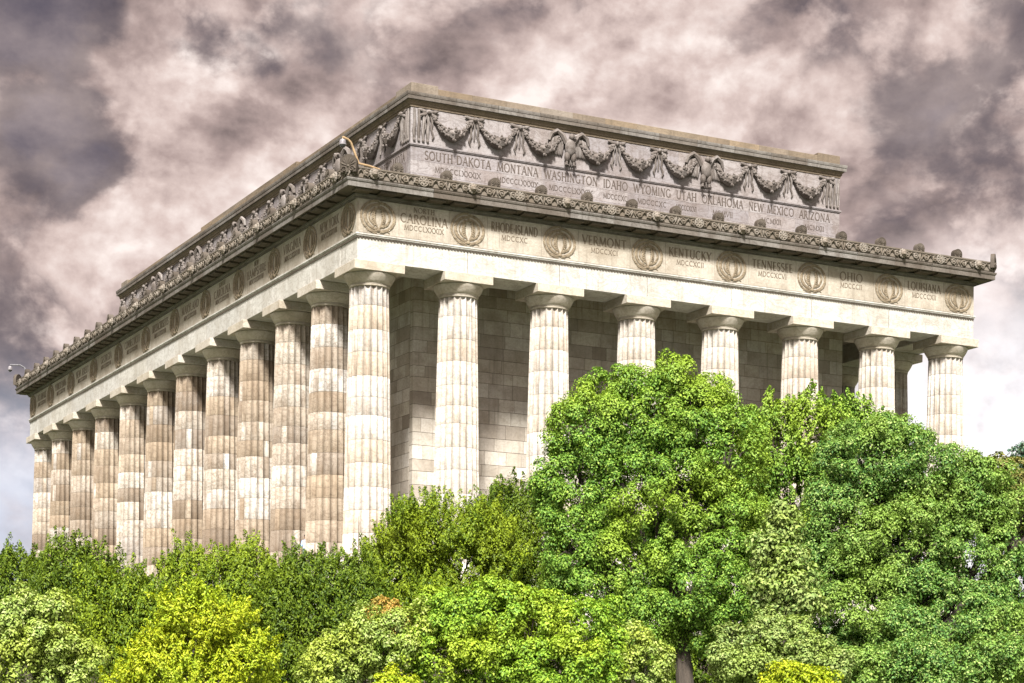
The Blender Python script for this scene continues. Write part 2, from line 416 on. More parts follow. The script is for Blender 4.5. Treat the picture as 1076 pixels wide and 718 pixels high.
b.build('terrace_lawn', bpy.data.materials['lawn'], tw, loc=(-TX0, -TY0, 8))

# ------------------------------------------------------------------ the temple
T = empty('memorial_temple', (0, 0, 0))
tag(T, 'weathered white marble memorial temple with a Doric colonnade and a carved attic storey', 'temple')
PI2 = -math.pi/2

# platform and steps
b = MB()
for k, (o, z0, z1) in enumerate([(1.9, -0.45, 0.0), (2.6, -0.9, -0.452), (3.3, -1.4, -0.902), (4.6, -3.5, -1.402)]):
    v, f = rect_prism([(o, z0), (o, z1-0.03), (o-0.03, z1)], 0, WX, 0, DY); f.append((8, 9, 10, 11)); b.add(v, f)
b.build('stepped_platform', M_step, T)

# column: fluted drums, echinus, abacus
def flute_ring(R, segs=8, nf=20, depth=0.125):
    out = []
    for k in range(nf):
        for j in range(segs):
            t = j/segs; a = (k+t)/nf*2*math.pi
            out.append((a, R*(1-depth*math.sin(math.pi*t)**0.65)))
    return out
def shaft_r(z):
    t = z/12.45
    return 1.13-(1.13-0.905)*(0.82*t+0.18*t*t)-0.012*t*(t-1)*-1*-1
def make_shaft():
    b = MB(); r = random.Random(5); b.drum = []
    zs = [0.0]; H = 12.36
    n = 12
    hs = [r.uniform(0.85, 1.15) for _ in range(n)]; tot = sum(hs)
    for h in hs: zs.append(zs[-1]+h/tot*H)
    for d in range(n):
        z0, z1 = zs[d]+0.006, zs[d+1]-0.006
        cuts = []; k = r.randint(0, 4)
        while k < 20: cuts.append(k); k += r.choice([9, 10, 12, 20])
        if 20-cuts[-1] < 2 and len(cuts) > 2: cuts.pop()
        for ci, k0 in enumerate(cuts):
            k1 = cuts[ci+1] if ci+1 < len(cuts) else cuts[0]+20
            rows = []
            for z, ins in ((z0, 0.004), (z0+0.008, 0.0), (z1-0.008, 0.0), (z1, 0.004)):
                ring = flute_ring(shaft_r(z)-ins)
                rows.append([(ring[i % 160][1]*math.cos(ring[i % 160][0]), ring[i % 160][1]*math.sin(ring[i % 160][0]), z) for i in range(k0*8, k1*8+1)])
            m = len(rows[0]); v = [p for rw in rows for p in rw]; f = []
            for i in range(3):
                for j in range(m-1): f.append((i*m+j, i*m+j+1, (i+1)*m+j+1, (i+1)*m+j))
            b.add(v, f, True); b.drum += [float(d+1)]*len(v)
    return b
wproto_mesh = None
core = MB(); core.lathe([(1.0, 0), (0.79, 12.4)], 24)
sh_ = make_shaft()
proto = sh_.build('column', M_shaft, T, sharp=50)
proto.data.attributes.new('drum', 'FLOAT', 'POINT').data.foreach_set('value', sh_.drum)
core.build('joint_core', M_joint, proto)
e = MB(); e.lathe([(0.86, 12.36), (0.93, 12.38), (0.94, 12.44), (0.915, 12.452), (0.945, 12.475), (0.93, 12.50), (0.975, 12.525), (1.04, 12.62), (1.115, 12.75), (1.17, 12.86), (1.19, 12.92), (1.17, 12.965), (1.12, 12.97)], 56)
e.build('echinus', M_capital, proto)
a = MB(); a.box(-1.237, 1.237, -1.237, 1.237, 12.972, 13.396, 0.018)
a.build('abacus', M_capital, proto)
spots = [(x, y) for x in XS for y in (0, DY)]+[(x, y) for x in (0, WX) for y in YS[1:-1]]
first = True
for i, (x, y) in enumerate(spots):
    if (x, y) == (0, 0): proto.location = (0, 0, 0); continue
    c_ = dup(proto, T, (x, y, 0), random.choice([0, 1, 2, 3])*math.pi/2)
    if x == 0:      # the long side is more stained
        if wproto_mesh is None:
            wproto_mesh = proto.data.copy(); wproto_mesh.materials[0] = M_shaftw
        c_.data = wproto_mesh

# architrave: blocks jointed over the columns
b = MB(); ARC = 1.04
def beam(b, ends, place):
    for u0, u1 in zip(ends[:-1], ends[1:]): place(u0+0.014, u1-0.014)
Z0, Z1 = 13.4, 14.52
beam(b, [-ARC]+XS[1:-1]+[WX+ARC], lambda u0, u1: b.box(u0, u1, -ARC, ARC, Z0, Z1, 0.012))
beam(b, [-ARC]+XS[1:-1]+[WX+ARC], lambda u0, u1: b.box(u0, u1, DY-ARC, DY+ARC, Z0, Z1, 0.012))
ye = [ARC]+YS[1:-1]+[DY-ARC]
beam(b, ye, lambda u0, u1: b.box(-ARC, ARC, u0, u1, Z0, Z1, 0.012))
beam(b, ye, lambda u0, u1: b.box(WX-ARC, WX+ARC, u0, u1, Z0, Z1, 0.012))
b.build('architrave', M_arch, T)
b = MB(); IN = ARC-0.02
b.box(-IN, WX+IN, -IN, IN, Z0+0.02, Z1-0.02); b.box(-IN, WX+IN, DY-IN, DY+IN, Z0+0.02, Z1-0.02); b.box(-IN, IN, IN+0.01, DY-IN-0.01, Z0+0.021, Z1-0.021); b.box(WX-IN, WX+IN, IN+0.01, DY-IN-0.01, Z0+0.021, Z1-0.021)
b.build('architrave_core', M_soffit, T)
# taenia band with its beads
b = MB(); b.add(*rect_prism([(ARC-0.3, 14.522), (ARC+0.025, 14.524), (ARC+0.025, 14.545), (ARC+0.055, 14.56), (ARC+0.055, 14.60), (ARC+0.085, 14.62), (ARC+0.085, 14.69), (ARC-0.02, 14.70)], 0, WX, 0, DY))
b.build('taenia', M_arch, T)
def beads(L, y):
    b = MB(); n = int(L/0.16); pl = []
    for i in range(n):
        x = -ARC+0.05+i*(L-0.1)/(n-1)
        pl += [(x-0.05, y-0.005), (x-0.04, y-0.05), (x+0.04, y-0.05), (x+0.05, y-0.005)]
    m = len(pl)
    v = [(a, c, 14.45) for a, c in pl]+[(a, c, 14.515) for a, c in pl]+[(a, y+0.01, 14.45) for a, c in pl]+[(a, y+0.01, 14.515) for a, c in pl]
    f = []
    for i in range(m-1): f += [(i, i+1, m+i+1, m+i), (i+1, i, 2*m+i, 2*m+i+1), (m+i, m+i+1, 3*m+i+1, 3*m+i)]
    b.add(v, f)
    return b
beads(WX+2*ARC, -ARC).build('bead_moulding', M_soffit, T)
o = beads(DY+2*ARC, -ARC).build('bead_moulding', M_soffit, T, (0, DY, 0), PI2)
# frieze band
b = MB(); v, f = rect_prism([(ARC, 14.69), (ARC, 16.36)], 0, WX, 0, DY); b.add(v, f)
b.build('frieze', M_frieze, T)
b = MB()   # raised name panels and wreath blocks give the frieze its vertical joints
def frieze_blocks(L, cs, place):
    for i, c in enumerate(cs):
        place(max(c-0.98, -ARC+0.012), min(c+0.98, L+ARC-0.012), 'w')
        if i+1 < len(cs): place(c+1.0, cs[i+1]-1.0, 'n')
frieze_blocks(WX, XS, lambda a, c, k: b.box(a, c, -ARC-0.02, -ARC+0.1, 14.72, 16.30, 0.008))
frieze_blocks(DY, [DY-y for y in reversed(YS)], lambda a, c, k: b.box(-ARC-0.02, -ARC+0.1, DY-c, DY-a, 14.72, 16.30, 0.008))
b.build('frieze_panels', M_frieze, T)

# cornice: bed mould, mutule soffit, corona
b = MB(); b.add(*rect_prism([(ARC+0.01, 16.305), (ARC+0.09, 16.32), (ARC+0.09, 16.38), (ARC+0.15, 16.42), (ARC+0.16, 16.50)], 0, WX, 0, DY))
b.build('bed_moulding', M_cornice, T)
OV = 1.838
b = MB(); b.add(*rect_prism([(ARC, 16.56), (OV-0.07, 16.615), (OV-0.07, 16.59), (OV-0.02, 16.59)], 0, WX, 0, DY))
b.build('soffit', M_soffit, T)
mu = MB(); mu.box(-0.40, 0.40, -OV+0.12, -ARC-0.17, 16.49, 16.60, 0.012)
mp = mu.build('mutule', M_soffit, T, (0, 0, 0))
nsh = 30
pos = [(-ARC+0.05+i*(WX+2*ARC-0.1)/(nsh-1), 0, 0, 0.0) for i in range(nsh)]+[(0, -ARC+0.05+i*(DY+2*ARC-0.1)/49, 0, PI2) for i in range(1, 50)]
mp.location = pos[0][:3]
for x, y, z, r in pos[1:]: dup(mp, T, (x, y, z), r)
b = MB()
def jointed(b, prof, x0, x1, y0, y1, n_s, n_w, gap=0.008):
    """moulding on the two visible sides of a rectangle, cut into separate stones, mitred at the corners"""
    for side, a0, a1, n in (('S', x0, x1, n_s), ('W', y0, y1, n_w)):
        us = np.linspace(a0, a1, n+1)
        for k in range(n):
            v = []
            for e, u in ((0, us[k]), (1, us[k+1])):
                for (o, z) in prof:
                    uu = u+gap if e == 0 else u-gap
                    if e == 0 and k == 0: uu = a0-o
                    if e == 1 and k == n-1: uu = a1+o
                    v.append((uu, y0-o, z) if side == 'S' else (x0-o, uu, z))
            m = len(prof); f = []
            for i in range(m-1):
                q = (i, m+i, m+i+1, i+1); f.append(q if side == 'S' else tuple(reversed(q)))
            b.add(v, f)
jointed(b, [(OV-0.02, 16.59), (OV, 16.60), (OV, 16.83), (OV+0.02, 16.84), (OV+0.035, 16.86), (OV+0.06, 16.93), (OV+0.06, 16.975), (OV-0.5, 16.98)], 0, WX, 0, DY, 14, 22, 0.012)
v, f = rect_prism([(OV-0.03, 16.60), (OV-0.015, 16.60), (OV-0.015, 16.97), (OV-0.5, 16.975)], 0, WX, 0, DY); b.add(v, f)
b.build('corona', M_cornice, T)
# far sides of the corona stay plain
b = MB(); b.box(WX+1.0, WX+OV+0.05, -OV+0.4, DY+OV, 16.607, 16.968); b.box(-OV+0.4, WX+0.99, DY+1.0, DY+OV+0.05, 16.607, 16.968)
b.build('plain_corona', M_cornice, T)

# gutter (sima) with scroll relief, lion heads, rosettes, antefixes
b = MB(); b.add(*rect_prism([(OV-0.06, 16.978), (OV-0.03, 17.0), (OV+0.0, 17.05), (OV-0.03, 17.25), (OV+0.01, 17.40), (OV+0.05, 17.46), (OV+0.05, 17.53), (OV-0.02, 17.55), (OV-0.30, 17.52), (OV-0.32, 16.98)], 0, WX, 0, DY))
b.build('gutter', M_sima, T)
def spiral(b, cx, cz, y, r0, turns, sgn, rad=0.035):
    pts = []; rs = []
    for i in range(15):
        t = i/14; a = t*turns*2*math.pi; r = r0*(1-t*0.86)
        pts.append((cx+sgn*r*math.cos(a), y-0.02*t, cz+r*math.sin(a))); rs.append(rad*(1-0.35*t))
    b.tube(pts, rs, 5)
NS, NL = 15, 24
def scrolls(L, n):
    b = MB(); y = -OV-0.035; st = (L+2*OV)/n
    rr = random.Random(n)
    for i in range(n*2):
        x0 = -OV+i*st/2
        for j, q in enumerate((0.27, 0.73)):
            x = x0+st/2*q; sg = 1 if j else -1
            spiral(b, x+rr.uniform(-.02, .02), 17.235, y, 0.175, 1.6, sg, 0.04)
            b.ell((x, y-0.03, 17.235), (0.05, 0.05, 0.05), nu=6, nv=4)
        b.tube([(x0+0.05, y, 17.40), (x0+st*0.12, y, 17.10), (x0+st*0.25, y-0.01, 17.40), (x0+st*0.38, y, 17.10), (x0+st*0.48, y, 17.40)], 0.03, 5)
        for k in range(4):
            xx = x0+st/2*(0.06+0.29*k); a = rr.uniform(-0.5, 0.5)
            R = np.array(Matrix.Rotation(a, 3, 'Y')); b.ell((xx, y-0.01, 17.24), (0.045, 0.04, 0.15), R, 6, 4)
    return b
scrolls(WX, NS).build('scroll_relief', M_sima, T)
scrolls(DY, NL).build('scroll_relief', M_sima, T, (0, DY, 0), PI2)
# antefix: palmette leaf
def antefix_mb(s=1.0, thick=0.10):
    b = MB(); out = []
    w_ = 0.25*s; h = 0.50*s
    N = 14
    out = [(w_*0.92, 0)]+[(w_*math.cos(math.pi*i/N)*(0.90+0.10*abs(math.cos(math.pi*i/N))), h*0.46+h*0.54*math.sin(math.pi*i/N)**0.9) for i in range(N+1)]+[(-w_*0.92, 0)]
    n = len(out)
    v = [(x, -thick/2, z) for x, z in out]+[(x, thick/2, z) for x, z in out]
    f = [tuple(range(n)), tuple(reversed(range(n, 2*n)))]+[(i, n+i, n+(i+1) % n, (i+1) % n) for i in range(n)]
    b.add(v, f)
    for k in range(7):
        a = math.radians(-66+22*k); R = np.array(Matrix.Rotation(a, 3, 'Y'))
        c = np.array([0, -thick/2, h*0.34])+R @ np.array([0, 0, h*0.27])
        b.ell(c, (0.030*s, 0.028*s, h*0.24), R, 6, 5)
    for sg in (-1, 1): spiral(b, sg*0.11*s, h*0.16, -thick/2-0.01, 0.09*s, 1.3, sg, 0.025*s)
    return b
ap = antefix_mb(1.05, 0.30).build('antefix', M_antefix, T)
st = (WX+2*OV)/NS; stl = (DY+2*OV)/NL
apos = [(-OV+i*st, -OV+0.16, 17.46, 0.0) for i in range(1, NS)]+[(-OV+0.16, -OV+i*stl, 17.46, PI2) for i in range(1, NL)]
ap.location = apos[0][:3]
for x, y, z, r in apos[1:]: dup(ap, T, (x, y, z), r)
cp = antefix_mb(1.65, 0.22).build('corner_antefix', M_antefix, T, (-OV+0.08, -OV+0.08, 17.2), -math.pi/4)
dup(cp, T, (WX+OV-0.08, -OV+0.08, 17.2), math.pi/4); dup(cp, T, (-OV+0.08, DY+OV-0.08, 17.2), -3*math.pi/4)
# lion heads
def lion():
    b = MB()
    for k in range(11):
        a = 2*math.pi*k/11
        b.ell((0.17*math.cos(a), -0.05, 0.17*math.sin(a)), (0.085, 0.07, 0.085), nu=7, nv=5)
    b.ell((0, -0.10, 0.0), (0.16, 0.15, 0.165), nu=10, nv=7)
    b.ell((0, -0.235, -0.06), (0.09, 0.09, 0.07), nu=8, nv=5)
    b.ell((0, -0.20, 0.04), (0.035, 0.09, 0.05), nu=6, nv=5)
    b.ell((0, -0.20, -0.13), (0.06, 0.06, 0.03), nu=6, nv=4)
    for sg in (-1, 1):
        b.ell((sg*0.065, -0.215, 0.05), (0.03, 0.03, 0.022), nu=6, nv=4)
        b.ell((sg*0.14, -0.10, 0.14), (0.045, 0.04, 0.05), nu=6, nv=4)
    return b
lp = lion().build('lion_head', stone('lion head marble', [(0.30, 0.275, 0.245), (0.21, 0.185, 0.155)], (0.2, 0.15, 0.1), 0.4, 0, 0.2, grain=2), T)
def rosette():
    b = MB()
    for k in range(8):
        a = 2*math.pi*k/8; R = np.array(Matrix.Rotation(-a, 3, 'Y'))
        b.ell((0.13*math.cos(a), -0.02, 0.13*math.sin(a)), (0.09, 0.04, 0.055), R, 7, 4)
    b.tube([(0.225*math.cos(2*math.pi*i/20), -0.01, 0.225*math.sin(2*math.pi*i/20)) for i in range(21)], 0.03, 5, False)
    b.ell((0, -0.04, 0), (0.06, 0.05, 0.06))
    return b
rp = rosette().build('rosette', lp.data.materials[0], T)
lions = []; ros = []
for i in range(NS):
    (lions if i % 2 == 0 else ros).append((-OV+(i+0.5)*st, -OV-0.06, 17.26, 0.0))
for i in range(NL):
    (lions if i % 2 == 0 else ros).append((-OV-0.06, -OV+(i+0.5)*stl, 17.26, PI2))
lp.location = lions[0][:3]; rp.location = ros[0][:3]
for x, y, z, r in lions[1:]: dup(lp, T, (x, y, z), r)
for x, y, z, r in ros[1:]: dup(rp, T, (x, y, z), r)

# porch ceiling, roof deck, cella
b = MB(); v, f = rect_prism([(ARC-0.05, 14.45)], 0, WX, 0, DY); b.add(v, [(3, 2, 1, 0)])
b.build('porch_ceiling', M_capital, T)
b = MB(); v, f = rect_prism([(OV-0.2, 17.02)], 0, WX, 0, DY); b.add(v, [(0, 1, 2, 3)])
b.build('roof_deck', M_cornice, T)
CX0, CX1, CY0, CY1 = 3.93, WX-3.93, 3.95, DY-3.95
b = MB()
ashlar(b, CX1-CX0, 0.0, 14.44, lambda a, c, d, e: b.box(CX0+a, CX0+c, CY0, CY0+0.4, d, e, 0.008), 0.62, 1.25, gap=0.009, seed=8)
ashlar(b, CX1-CX0, 0.0, 14.44, lambda a, c, d, e: b.box(CX0+a, CX0+c, CY1-0.4, CY1, d, e, 0.008), 0.62, 1.25, gap=0.005, seed=9)
ashlar(b, CY1-CY0-0.82, 0.0, 14.44, lambda a, c, d, e: b.box(CX0, CX0+0.4, CY0+0.41+a, CY0+0.41+c, d, e, 0.008), 0.62, 1.25, gap=0.009, seed=10)
ashlar(b, CY1-CY0-0.82, 0.0, 14.44, lambda a, c, d, e: b.box(CX1-0.4, CX1, CY0+0.41+a, CY0+0.41+c, d, e, 0.008), 0.62, 1.25, gap=0.005, seed=12)
b.build('cella_wall', M_wall, T)
b = MB(); b.box(CX0+0.015, CX1-0.015, CY0+0.015, CY1-0.015, 0, 14.43)
b.build('wall_core', M_joint, T)

# ------------------------------------------------------------------ attic
AX0, AX1, AY0, AY1 = 3.886, WX-3.886, 4.413, DY-4.413
b = MB()
def attic_courses(z0, z1, hs, bl, seed):
    r = random.Random(seed); z = z0
    for h in hs:
        for side, L in (('S', AX1-AX0), ('W', AY1-AY0-0.5)):
            u = 0.0
            while u < L-0.01:
                wd = bl*r.uniform(0.7, 1.4)
                if u+wd > L-bl*0.5: wd = L-u
                if side == 'S': b.box(AX0+u+0.004, AX0+u+wd-0.004, AY0, AY0+0.48, z+0.004, z+h-0.004)
                else: b.box(AX0, AX0+0.48, AY0+0.5+u+0.004, AY0+0.5+u+wd-0.004, z+0.004, z+h-0.004)
                u += wd
        z += h
attic_courses(17.0, 20.9, [1.0, 0.9, 0.65, 0.65, 0.7], 2.2, 3)
attic_courses(21.05, 22.85, [1.8], 4.2, 5)
b.build('attic_wall', M_attic, T)
b = MB(); b.box(AX0+0.01, AX1, AY0+0.01, AY1, 17.0, 23.1)
b.build('attic_core', M_attic, T)
b = MB(); b.add(*rect_prism([(0.0, 20.90), (0.05, 20.91), (0.05, 20.94), (0.08, 20.96), (0.08, 21.03), (0.03, 21.05), (0.0, 21.06)], AX0, AX1, AY0, AY1))
b.build('sill_moulding', M_attic, T)
# coping blocks along both visible sides
b = MB()
v, f = rect_prism([(0.0, 22.84), (0.04, 22.86), (0.04, 22.95), (0.09, 22.98), (0.09, 23.06), (0.15, 23.14), (0.17, 23.18)], AX0, AX1, AY0, AY1); b.add(v, f)
b.build('attic_bed_moulding', M_cap, T)
b = MB()
jointed(b, [(0.10, 23.165), (0.265, 23.18), (0.265, 23.36), (0.285, 23.37), (0.30, 23.46), (0.30, 23.53), (-0.25, 23.54)], AX0, AX1, AY0, AY1, 11, 22, 0.012)
v, f = rect_prism([(0.09, 23.16), (0.24, 23.19), (0.25, 23.515), (-0.3, 23.53)], AX0, AX1, AY0, AY1); b.add(v, f)
b.build('attic_cornice', M_cornice, T)
b = MB(); r_ = random.Random(2)
def parapet(side, u0, u1, top, setb=0.0):
    e = 0.004
    if side == 'S': b.box(u0+e, u1-e, AY0+0.0+setb, AY0+0.9, 23.535, top, 0.01)
    else: b.box(AX0+0.0+setb, AX0+0.9, u0+e, u1-e, 23.535, top, 0.01)
n = 12
us = np.linspace(AX0+1.45, AX1-1.45, n+1)
for u0, u1 in zip(us[:-1], us[1:]): parapet('S', u0, u1, 23.94, 0.02)
parapet('S', AX0, AX0+1.45, 24.08); parapet('S', AX1-1.45, AX1, 24.08)
us = np.linspace(AY0+1.9, AY1-1.45, 24)
for u0, u1 in zip(us[:-1], us[1:]): parapet('W', u0, u1, 23.94, 0.02)
parapet('W', AY0+0.9, AY0+1.9, 24.08); parapet('W', AY1-1.45, AY1, 24.08)
b.build('parapet', M_cap, T)
b = MB(); us = np.linspace(20.7, 37.7, 9)
for u0, u1 in zip(us[:-1], us[1:]): b.box(AX0+0.12, AX0+1.2, u0+0.004, u1-0.004, 23.942, 24.20, 0.01)
b.build('raised_parapet', M_cap, T)
b = MB(); b.box(AX0+0.95, AX1-0.05, AY0+0.95, AY1-0.05, 23.1, 23.7)
b.build('attic_roof', M_cornice, T)

# ------------------------------------------------------------------ lettering (Roman capitals built from strokes with serifs)
TK, TN = 0.15, 0.075
def arc(cx, cy, rx, ry, a0, a1, n=9):
    return [(cx+rx*math.cos(math.radians(a0+(a1-a0)*i/n)), cy+ry*math.sin(math.radians(a0+(a1-a0)*i/n))) for i in range(n+1)]
def L(*p): return list(p)
G = {
 'A': (0.80, [(L((0.06, 0), (0.40, 1)), TN), (L((0.40, 1), (0.74, 0)), TK), (L((0.18, 0.36), (0.62, 0.36)), TN)], [(0.06, 0), (0.74, 0)]),
 'B': (0.62, [(L((0.12, 0), (0.12, 1)), TK), ([(0.12, 0.97)]+arc(0.28, 0.75, 0.22, 0.22, 90, -90)+[(0.12, 0.53)], 0.1), ([(0.12, 0.53)]+arc(0.30, 0.27, 0.25, 0.25, 90, -90)+[(0.12, 0.02)], 0.11)], []),
 'C': (0.82, [(arc(0.46, 0.5, 0.38, 0.47, 48, 312, 14), 0.12)], []),
 'D': (0.82, [(L((0.12, 0), (0.12, 1)), TK), ([(0.12, 0.97)]+arc(0.32, 0.5, 0.42, 0.47, 88, -88, 12)+[(0.12, 0.03)], 0.11)], []),
 'E': (0.56, [(L((0.12, 0), (0.12, 1)), TK), (L((0.12, 0.96), (0.50, 0.96)), TN), (L((0.12, 0.52), (0.44, 0.52)), TN), (L((0.12, 0.04), (0.52, 0.04)), TN)], []),
 'F': (0.54, [(L((0.12, 0), (0.12, 1)), TK), (L((0.12, 0.96), (0.50, 0.96)), TN), (L((0.12, 0.50), (0.44, 0.50)), TN)], [(0.12, 0)]),
 'G': (0.85, [(arc(0.46, 0.5, 0.38, 0.47, 48, 305, 14), 0.12), (L((0.74, 0.06), (0.74, 0.44)), TK)], [(0.74, 0.44)]),
 'H': (0.82, [(L((0.14, 0), (0.14, 1)), TK), (L((0.68, 0), (0.68, 1)), TK), (L((0.14, 0.51), (0.68, 0.51)), TN)], [(0.14, 0), (0.14, 1), (0.68, 0), (0.68, 1)]),
 'I': (0.28, [(L((0.14, 0), (0.14, 1)), TK)], [(0.14, 0), (0.14, 1)]),
 'J': (0.40, [([(0.24, 1), (0.24, 0.1), (0.16, -0.04), (0.04, -0.06)], TK)], [(0.24, 1)]),
 'K': (0.74, [(L((0.13, 0), (0.13, 1)), TK), (L((0.13, 0.44), (0.60, 1)), TN), (L((0.28, 0.58), (0.70, 0)), TK)], [(0.13, 0), (0.13, 1), (0.60, 1), (0.70, 0)]),
 'L': (0.56, [(L((0.13, 0), (0.13, 1)), TK), (L((0.13, 0.04), (0.53, 0.04)), TN)], [(0.13, 1)]),
 'M': (0.98, [(L((0.10, 0), (0.16, 1)), TN), (L((0.16, 1), (0.49, 0.05)), TK), (L((0.49, 0.05), (0.82, 1)), TN), (L((0.82, 1), (0.88, 0)), TK)], [(0.10, 0), (0.88, 0)]),
 'N': (0.84, [(L((0.13, 0), (0.13, 1)), TN), (L((0.13, 1), (0.71, 0.02)), TK), (L((0.71, 0), (0.71, 1)), TN)], [(0.13, 0), (0.71, 1)]),
 'O': (0.92, [(arc(0.46, 0.5, 0.40, 0.48, 0, 360, 20), 0.12)], []),
 'P': (0.58, [(L((0.12, 0), (0.12, 1)), TK), ([(0.12, 0.97)]+arc(0.28, 0.73, 0.24, 0.24, 90, -90)+[(0.12, 0.49)], 0.1)], [(0.12, 0)]),
 'R': (0.70, [(L((0.12, 0), (0.12, 1)), TK), ([(0.12, 0.97)]+arc(0.28, 0.74, 0.24, 0.23, 90, -90)+[(0.12, 0.51)], 0.1), (L((0.30, 0.51), (0.66, 0)), TK)], [(0.12, 0), (0.66, 0)]),
 'S': (0.58, [(arc(0.30, 0.74, 0.21, 0.23, 35, 250, 9)+arc(0.28, 0.26, 0.23, 0.24, 70, -150, 9), 0.12)], []),
 'T': (0.74, [(L((0.37, 0), (0.37, 1)), TK), (L((0.05, 0.96), (0.69, 0.96)), TN)], [(0.37, 0)]),
 'U': (0.82, [([(0.13, 1), (0.13, 0.36)]+arc(0.41, 0.32, 0.28, 0.30, 180, 360, 8)+[(0.69, 1)], 0.12)], [(0.13, 1), (0.69, 1)]),
 'V': (0.78, [(L((0.05, 1), (0.39, 0)), TK), (L((0.39, 0), (0.73, 1)), TN)], [(0.05, 1), (0.73, 1)]),
 'W': (1.12, [(L((0.05, 1), (0.33, 0)), TK), (L((0.33, 0), (0.56, 0.95)), TN), (L((0.56, 0.95), (0.80, 0)), TK), (L((0.80, 0), (1.06, 1)), TN)], [(0.05, 1), (1.06, 1)]),
 'X': (0.78, [(L((0.06, 1), (0.72, 0)), TK), (L((0.08, 0), (0.68, 1)), TN)], [(0.06, 1), (0.72, 0), (0.08, 0), (0.68, 1)]),
 'Y': (0.76, [(L((0.05, 1), (0.38, 0.48)), TK), (L((0.38, 0.48), (0.71, 1)), TN), (L((0.38, 0.48), (0.38, 0)), TK)], [(0.05, 1), (0.71, 1), (0.38, 0)]),
 'Z': (0.70, [(L((0.07, 0.96), (0.63, 0.96)), TN), (L((0.62, 0.96), (0.08, 0.04)), TK), (L((0.07, 0.04), (0.65, 0.04)), TN)], []),
 '\u00b7': (0.26, [(L((0.09, 0.5), (0.17, 0.5)), 0.09)], []),
 ' ': (0.42, [], []),
}
def text_width(s, h, sp): return sum(G[c][0] for c in s)*h+sp*h*(len(s)-1)
def letters(b, s, cx, z, h, y, sp=0.10, wmax=None):
    wd = text_width(s, h, sp); sx = 1.0
    if wmax and wd > wmax: sx = wmax/wd
    x = cx-wd*sx/2; lay = 0
    for c in s:
        wdt, strokes, serifs = G[c]
        items = [(p, t) for p, t in strokes]+[([(q[0]-0.11, q[1]+(0.02 if q[1] < 0.5 else -0.02)), (q[0]+0.11, q[1]+(0.02 if q[1] < 0.5 else -0.02))], 0.05) for q in serifs]
        for k, (p, t) in enumerate(items):
            d = y-0.010-0.0016*(k+1)
            P2 = [np.array([q[0]*h*sx, q[1]*h]) for q in p]; v = []; f = []
            for i, q in enumerate(P2):
                tg = P2[min(i+1, len(P2)-1)]-P2[max(i-1, 0)]; tg /= np.linalg.norm(tg)+1e-9
                nn = np.array([-tg[1], tg[0]])*t*h/2
                for e in (q+nn, q-nn): v += [(x+e[0], d, z+e[1]), (x+e[0], y+0.01, z+e[1])]
            for i in range(len(P2)-1):
                a = i*4; c2 = a+4
                f += [(a, c2, c2+2, a+2), (a+1, a, c2, c2+1)[::1], (a+2, a+3, c2+3, c2+2)]
            f += [(0, 2, 3, 1), (len(v)-4, len(v)-3, len(v)-1, len(v)-2)]
            b.add(v, f)
        x += (wdt+sp)*h*sx

def inscription(lines, loc, rz, y, mat=None):
    """lines: (text, z, height, max width)"""
    b = MB()
    for (s, z, h, wm) in lines: letters(b, s, 0.0, z, h, y, 0.10, wm)
    return b.build('inscription', mat or M_letter, T, loc, rz)

short_names = [('NORTH|CAROLINA', 'MDCCLXXXIX'), ('RHODE\u00b7ISLAND', 'MDCCXC'), ('VERMONT', 'MDCCXCI'), ('KENTUCKY', 'MDCCXCII'), ('TENNESSEE', 'MDCCXCVI'), ('OHIO', 'MDCCCII'), ('LOUISIANA', 'MDCCCXII')]
long_names = [('DELAWARE', 'MDCCLXXXVII'), ('PENNSYLVANIA', 'MDCCLXXXVII'), ('NEW JERSEY', 'MDCCLXXXVII'), ('GEORGIA', 'MDCCLXXXVIII'), ('CONNECTICUT', 'MDCCLXXXVIII'), ('MASSACHUSETTS', 'MDCCLXXXVIII'), ('MARYLAND', 'MDCCLXXXVIII'), ('SOUTH|CAROLINA', 'MDCCLXXXVIII'), ('NEW|HAMPSHIRE', 'MDCCLXXXVIII'), ('VIRGINIA', 'MDCCLXXXVIII'), ('NEW YORK', 'MDCCLXXXVIII')]
def frieze_text(nm, dt, loc, rz, wm):
    if '|' in nm:
        a_, c_ = nm.split('|')
        L_ = [(a_, 15.98, 0.24, wm*0.62), (c_, 15.46, 0.42, wm), (dt, 15.12, 0.24, wm*0.9)]
    else: L_ = [(nm, 15.64, 0.44, wm*0.9), (dt, 15.26, 0.25, wm*0.75)]
    inscription(L_, loc, rz, -ARC-0.02)
for i, (nm, dt) in enumerate(short_names):
    frieze_text(nm, dt, ((XS[i]+XS[i+1])/2, 0, 0), 0.0, (XS[i+1]-XS[i])-2.12)
for i, (nm, dt) in enumerate(reversed(long_names)):
    frieze_text(nm, dt, (0, (YS[i]+YS[i+1])/2, 0), PI2, (YS[i+1]-YS[i])-2.2)
attic_s = [('SOUTH DAKOTA', 'MDCCCLXXXIX'), ('MONTANA', 'MDCCCLXXXIX'), ('WASHINGTON', 'MDCCCLXXXIX'), ('IDAHO', 'MDCCCXC'), ('WYOMING', 'MDCCCXC'), ('UTAH', 'MDCCCXCVI'), ('OKLAHOMA', 'MCMVII'), ('NEW MEXICO', 'MCMXII'), ('ARIZONA', 'MCMXII')]
attic_w = ['ARKANSAS', 'MICHIGAN', 'FLORIDA', 'TEXAS', 'IOWA', 'WISCONSIN', 'CALIFORNIA', 'MINNESOTA', 'OREGON', 'KANSAS', 'WEST VIRGINIA', 'NEVADA', 'NEBRASKA', 'COLORADO', 'NORTH DAKOTA']
CN = 0.80
tot = sum(CN*text_width(n_, 0.44, 0.10) for n_, _ in attic_s); gap = (AX1-AX0-1.4-tot)/(len(attic_s)-1)
x = AX0+0.75
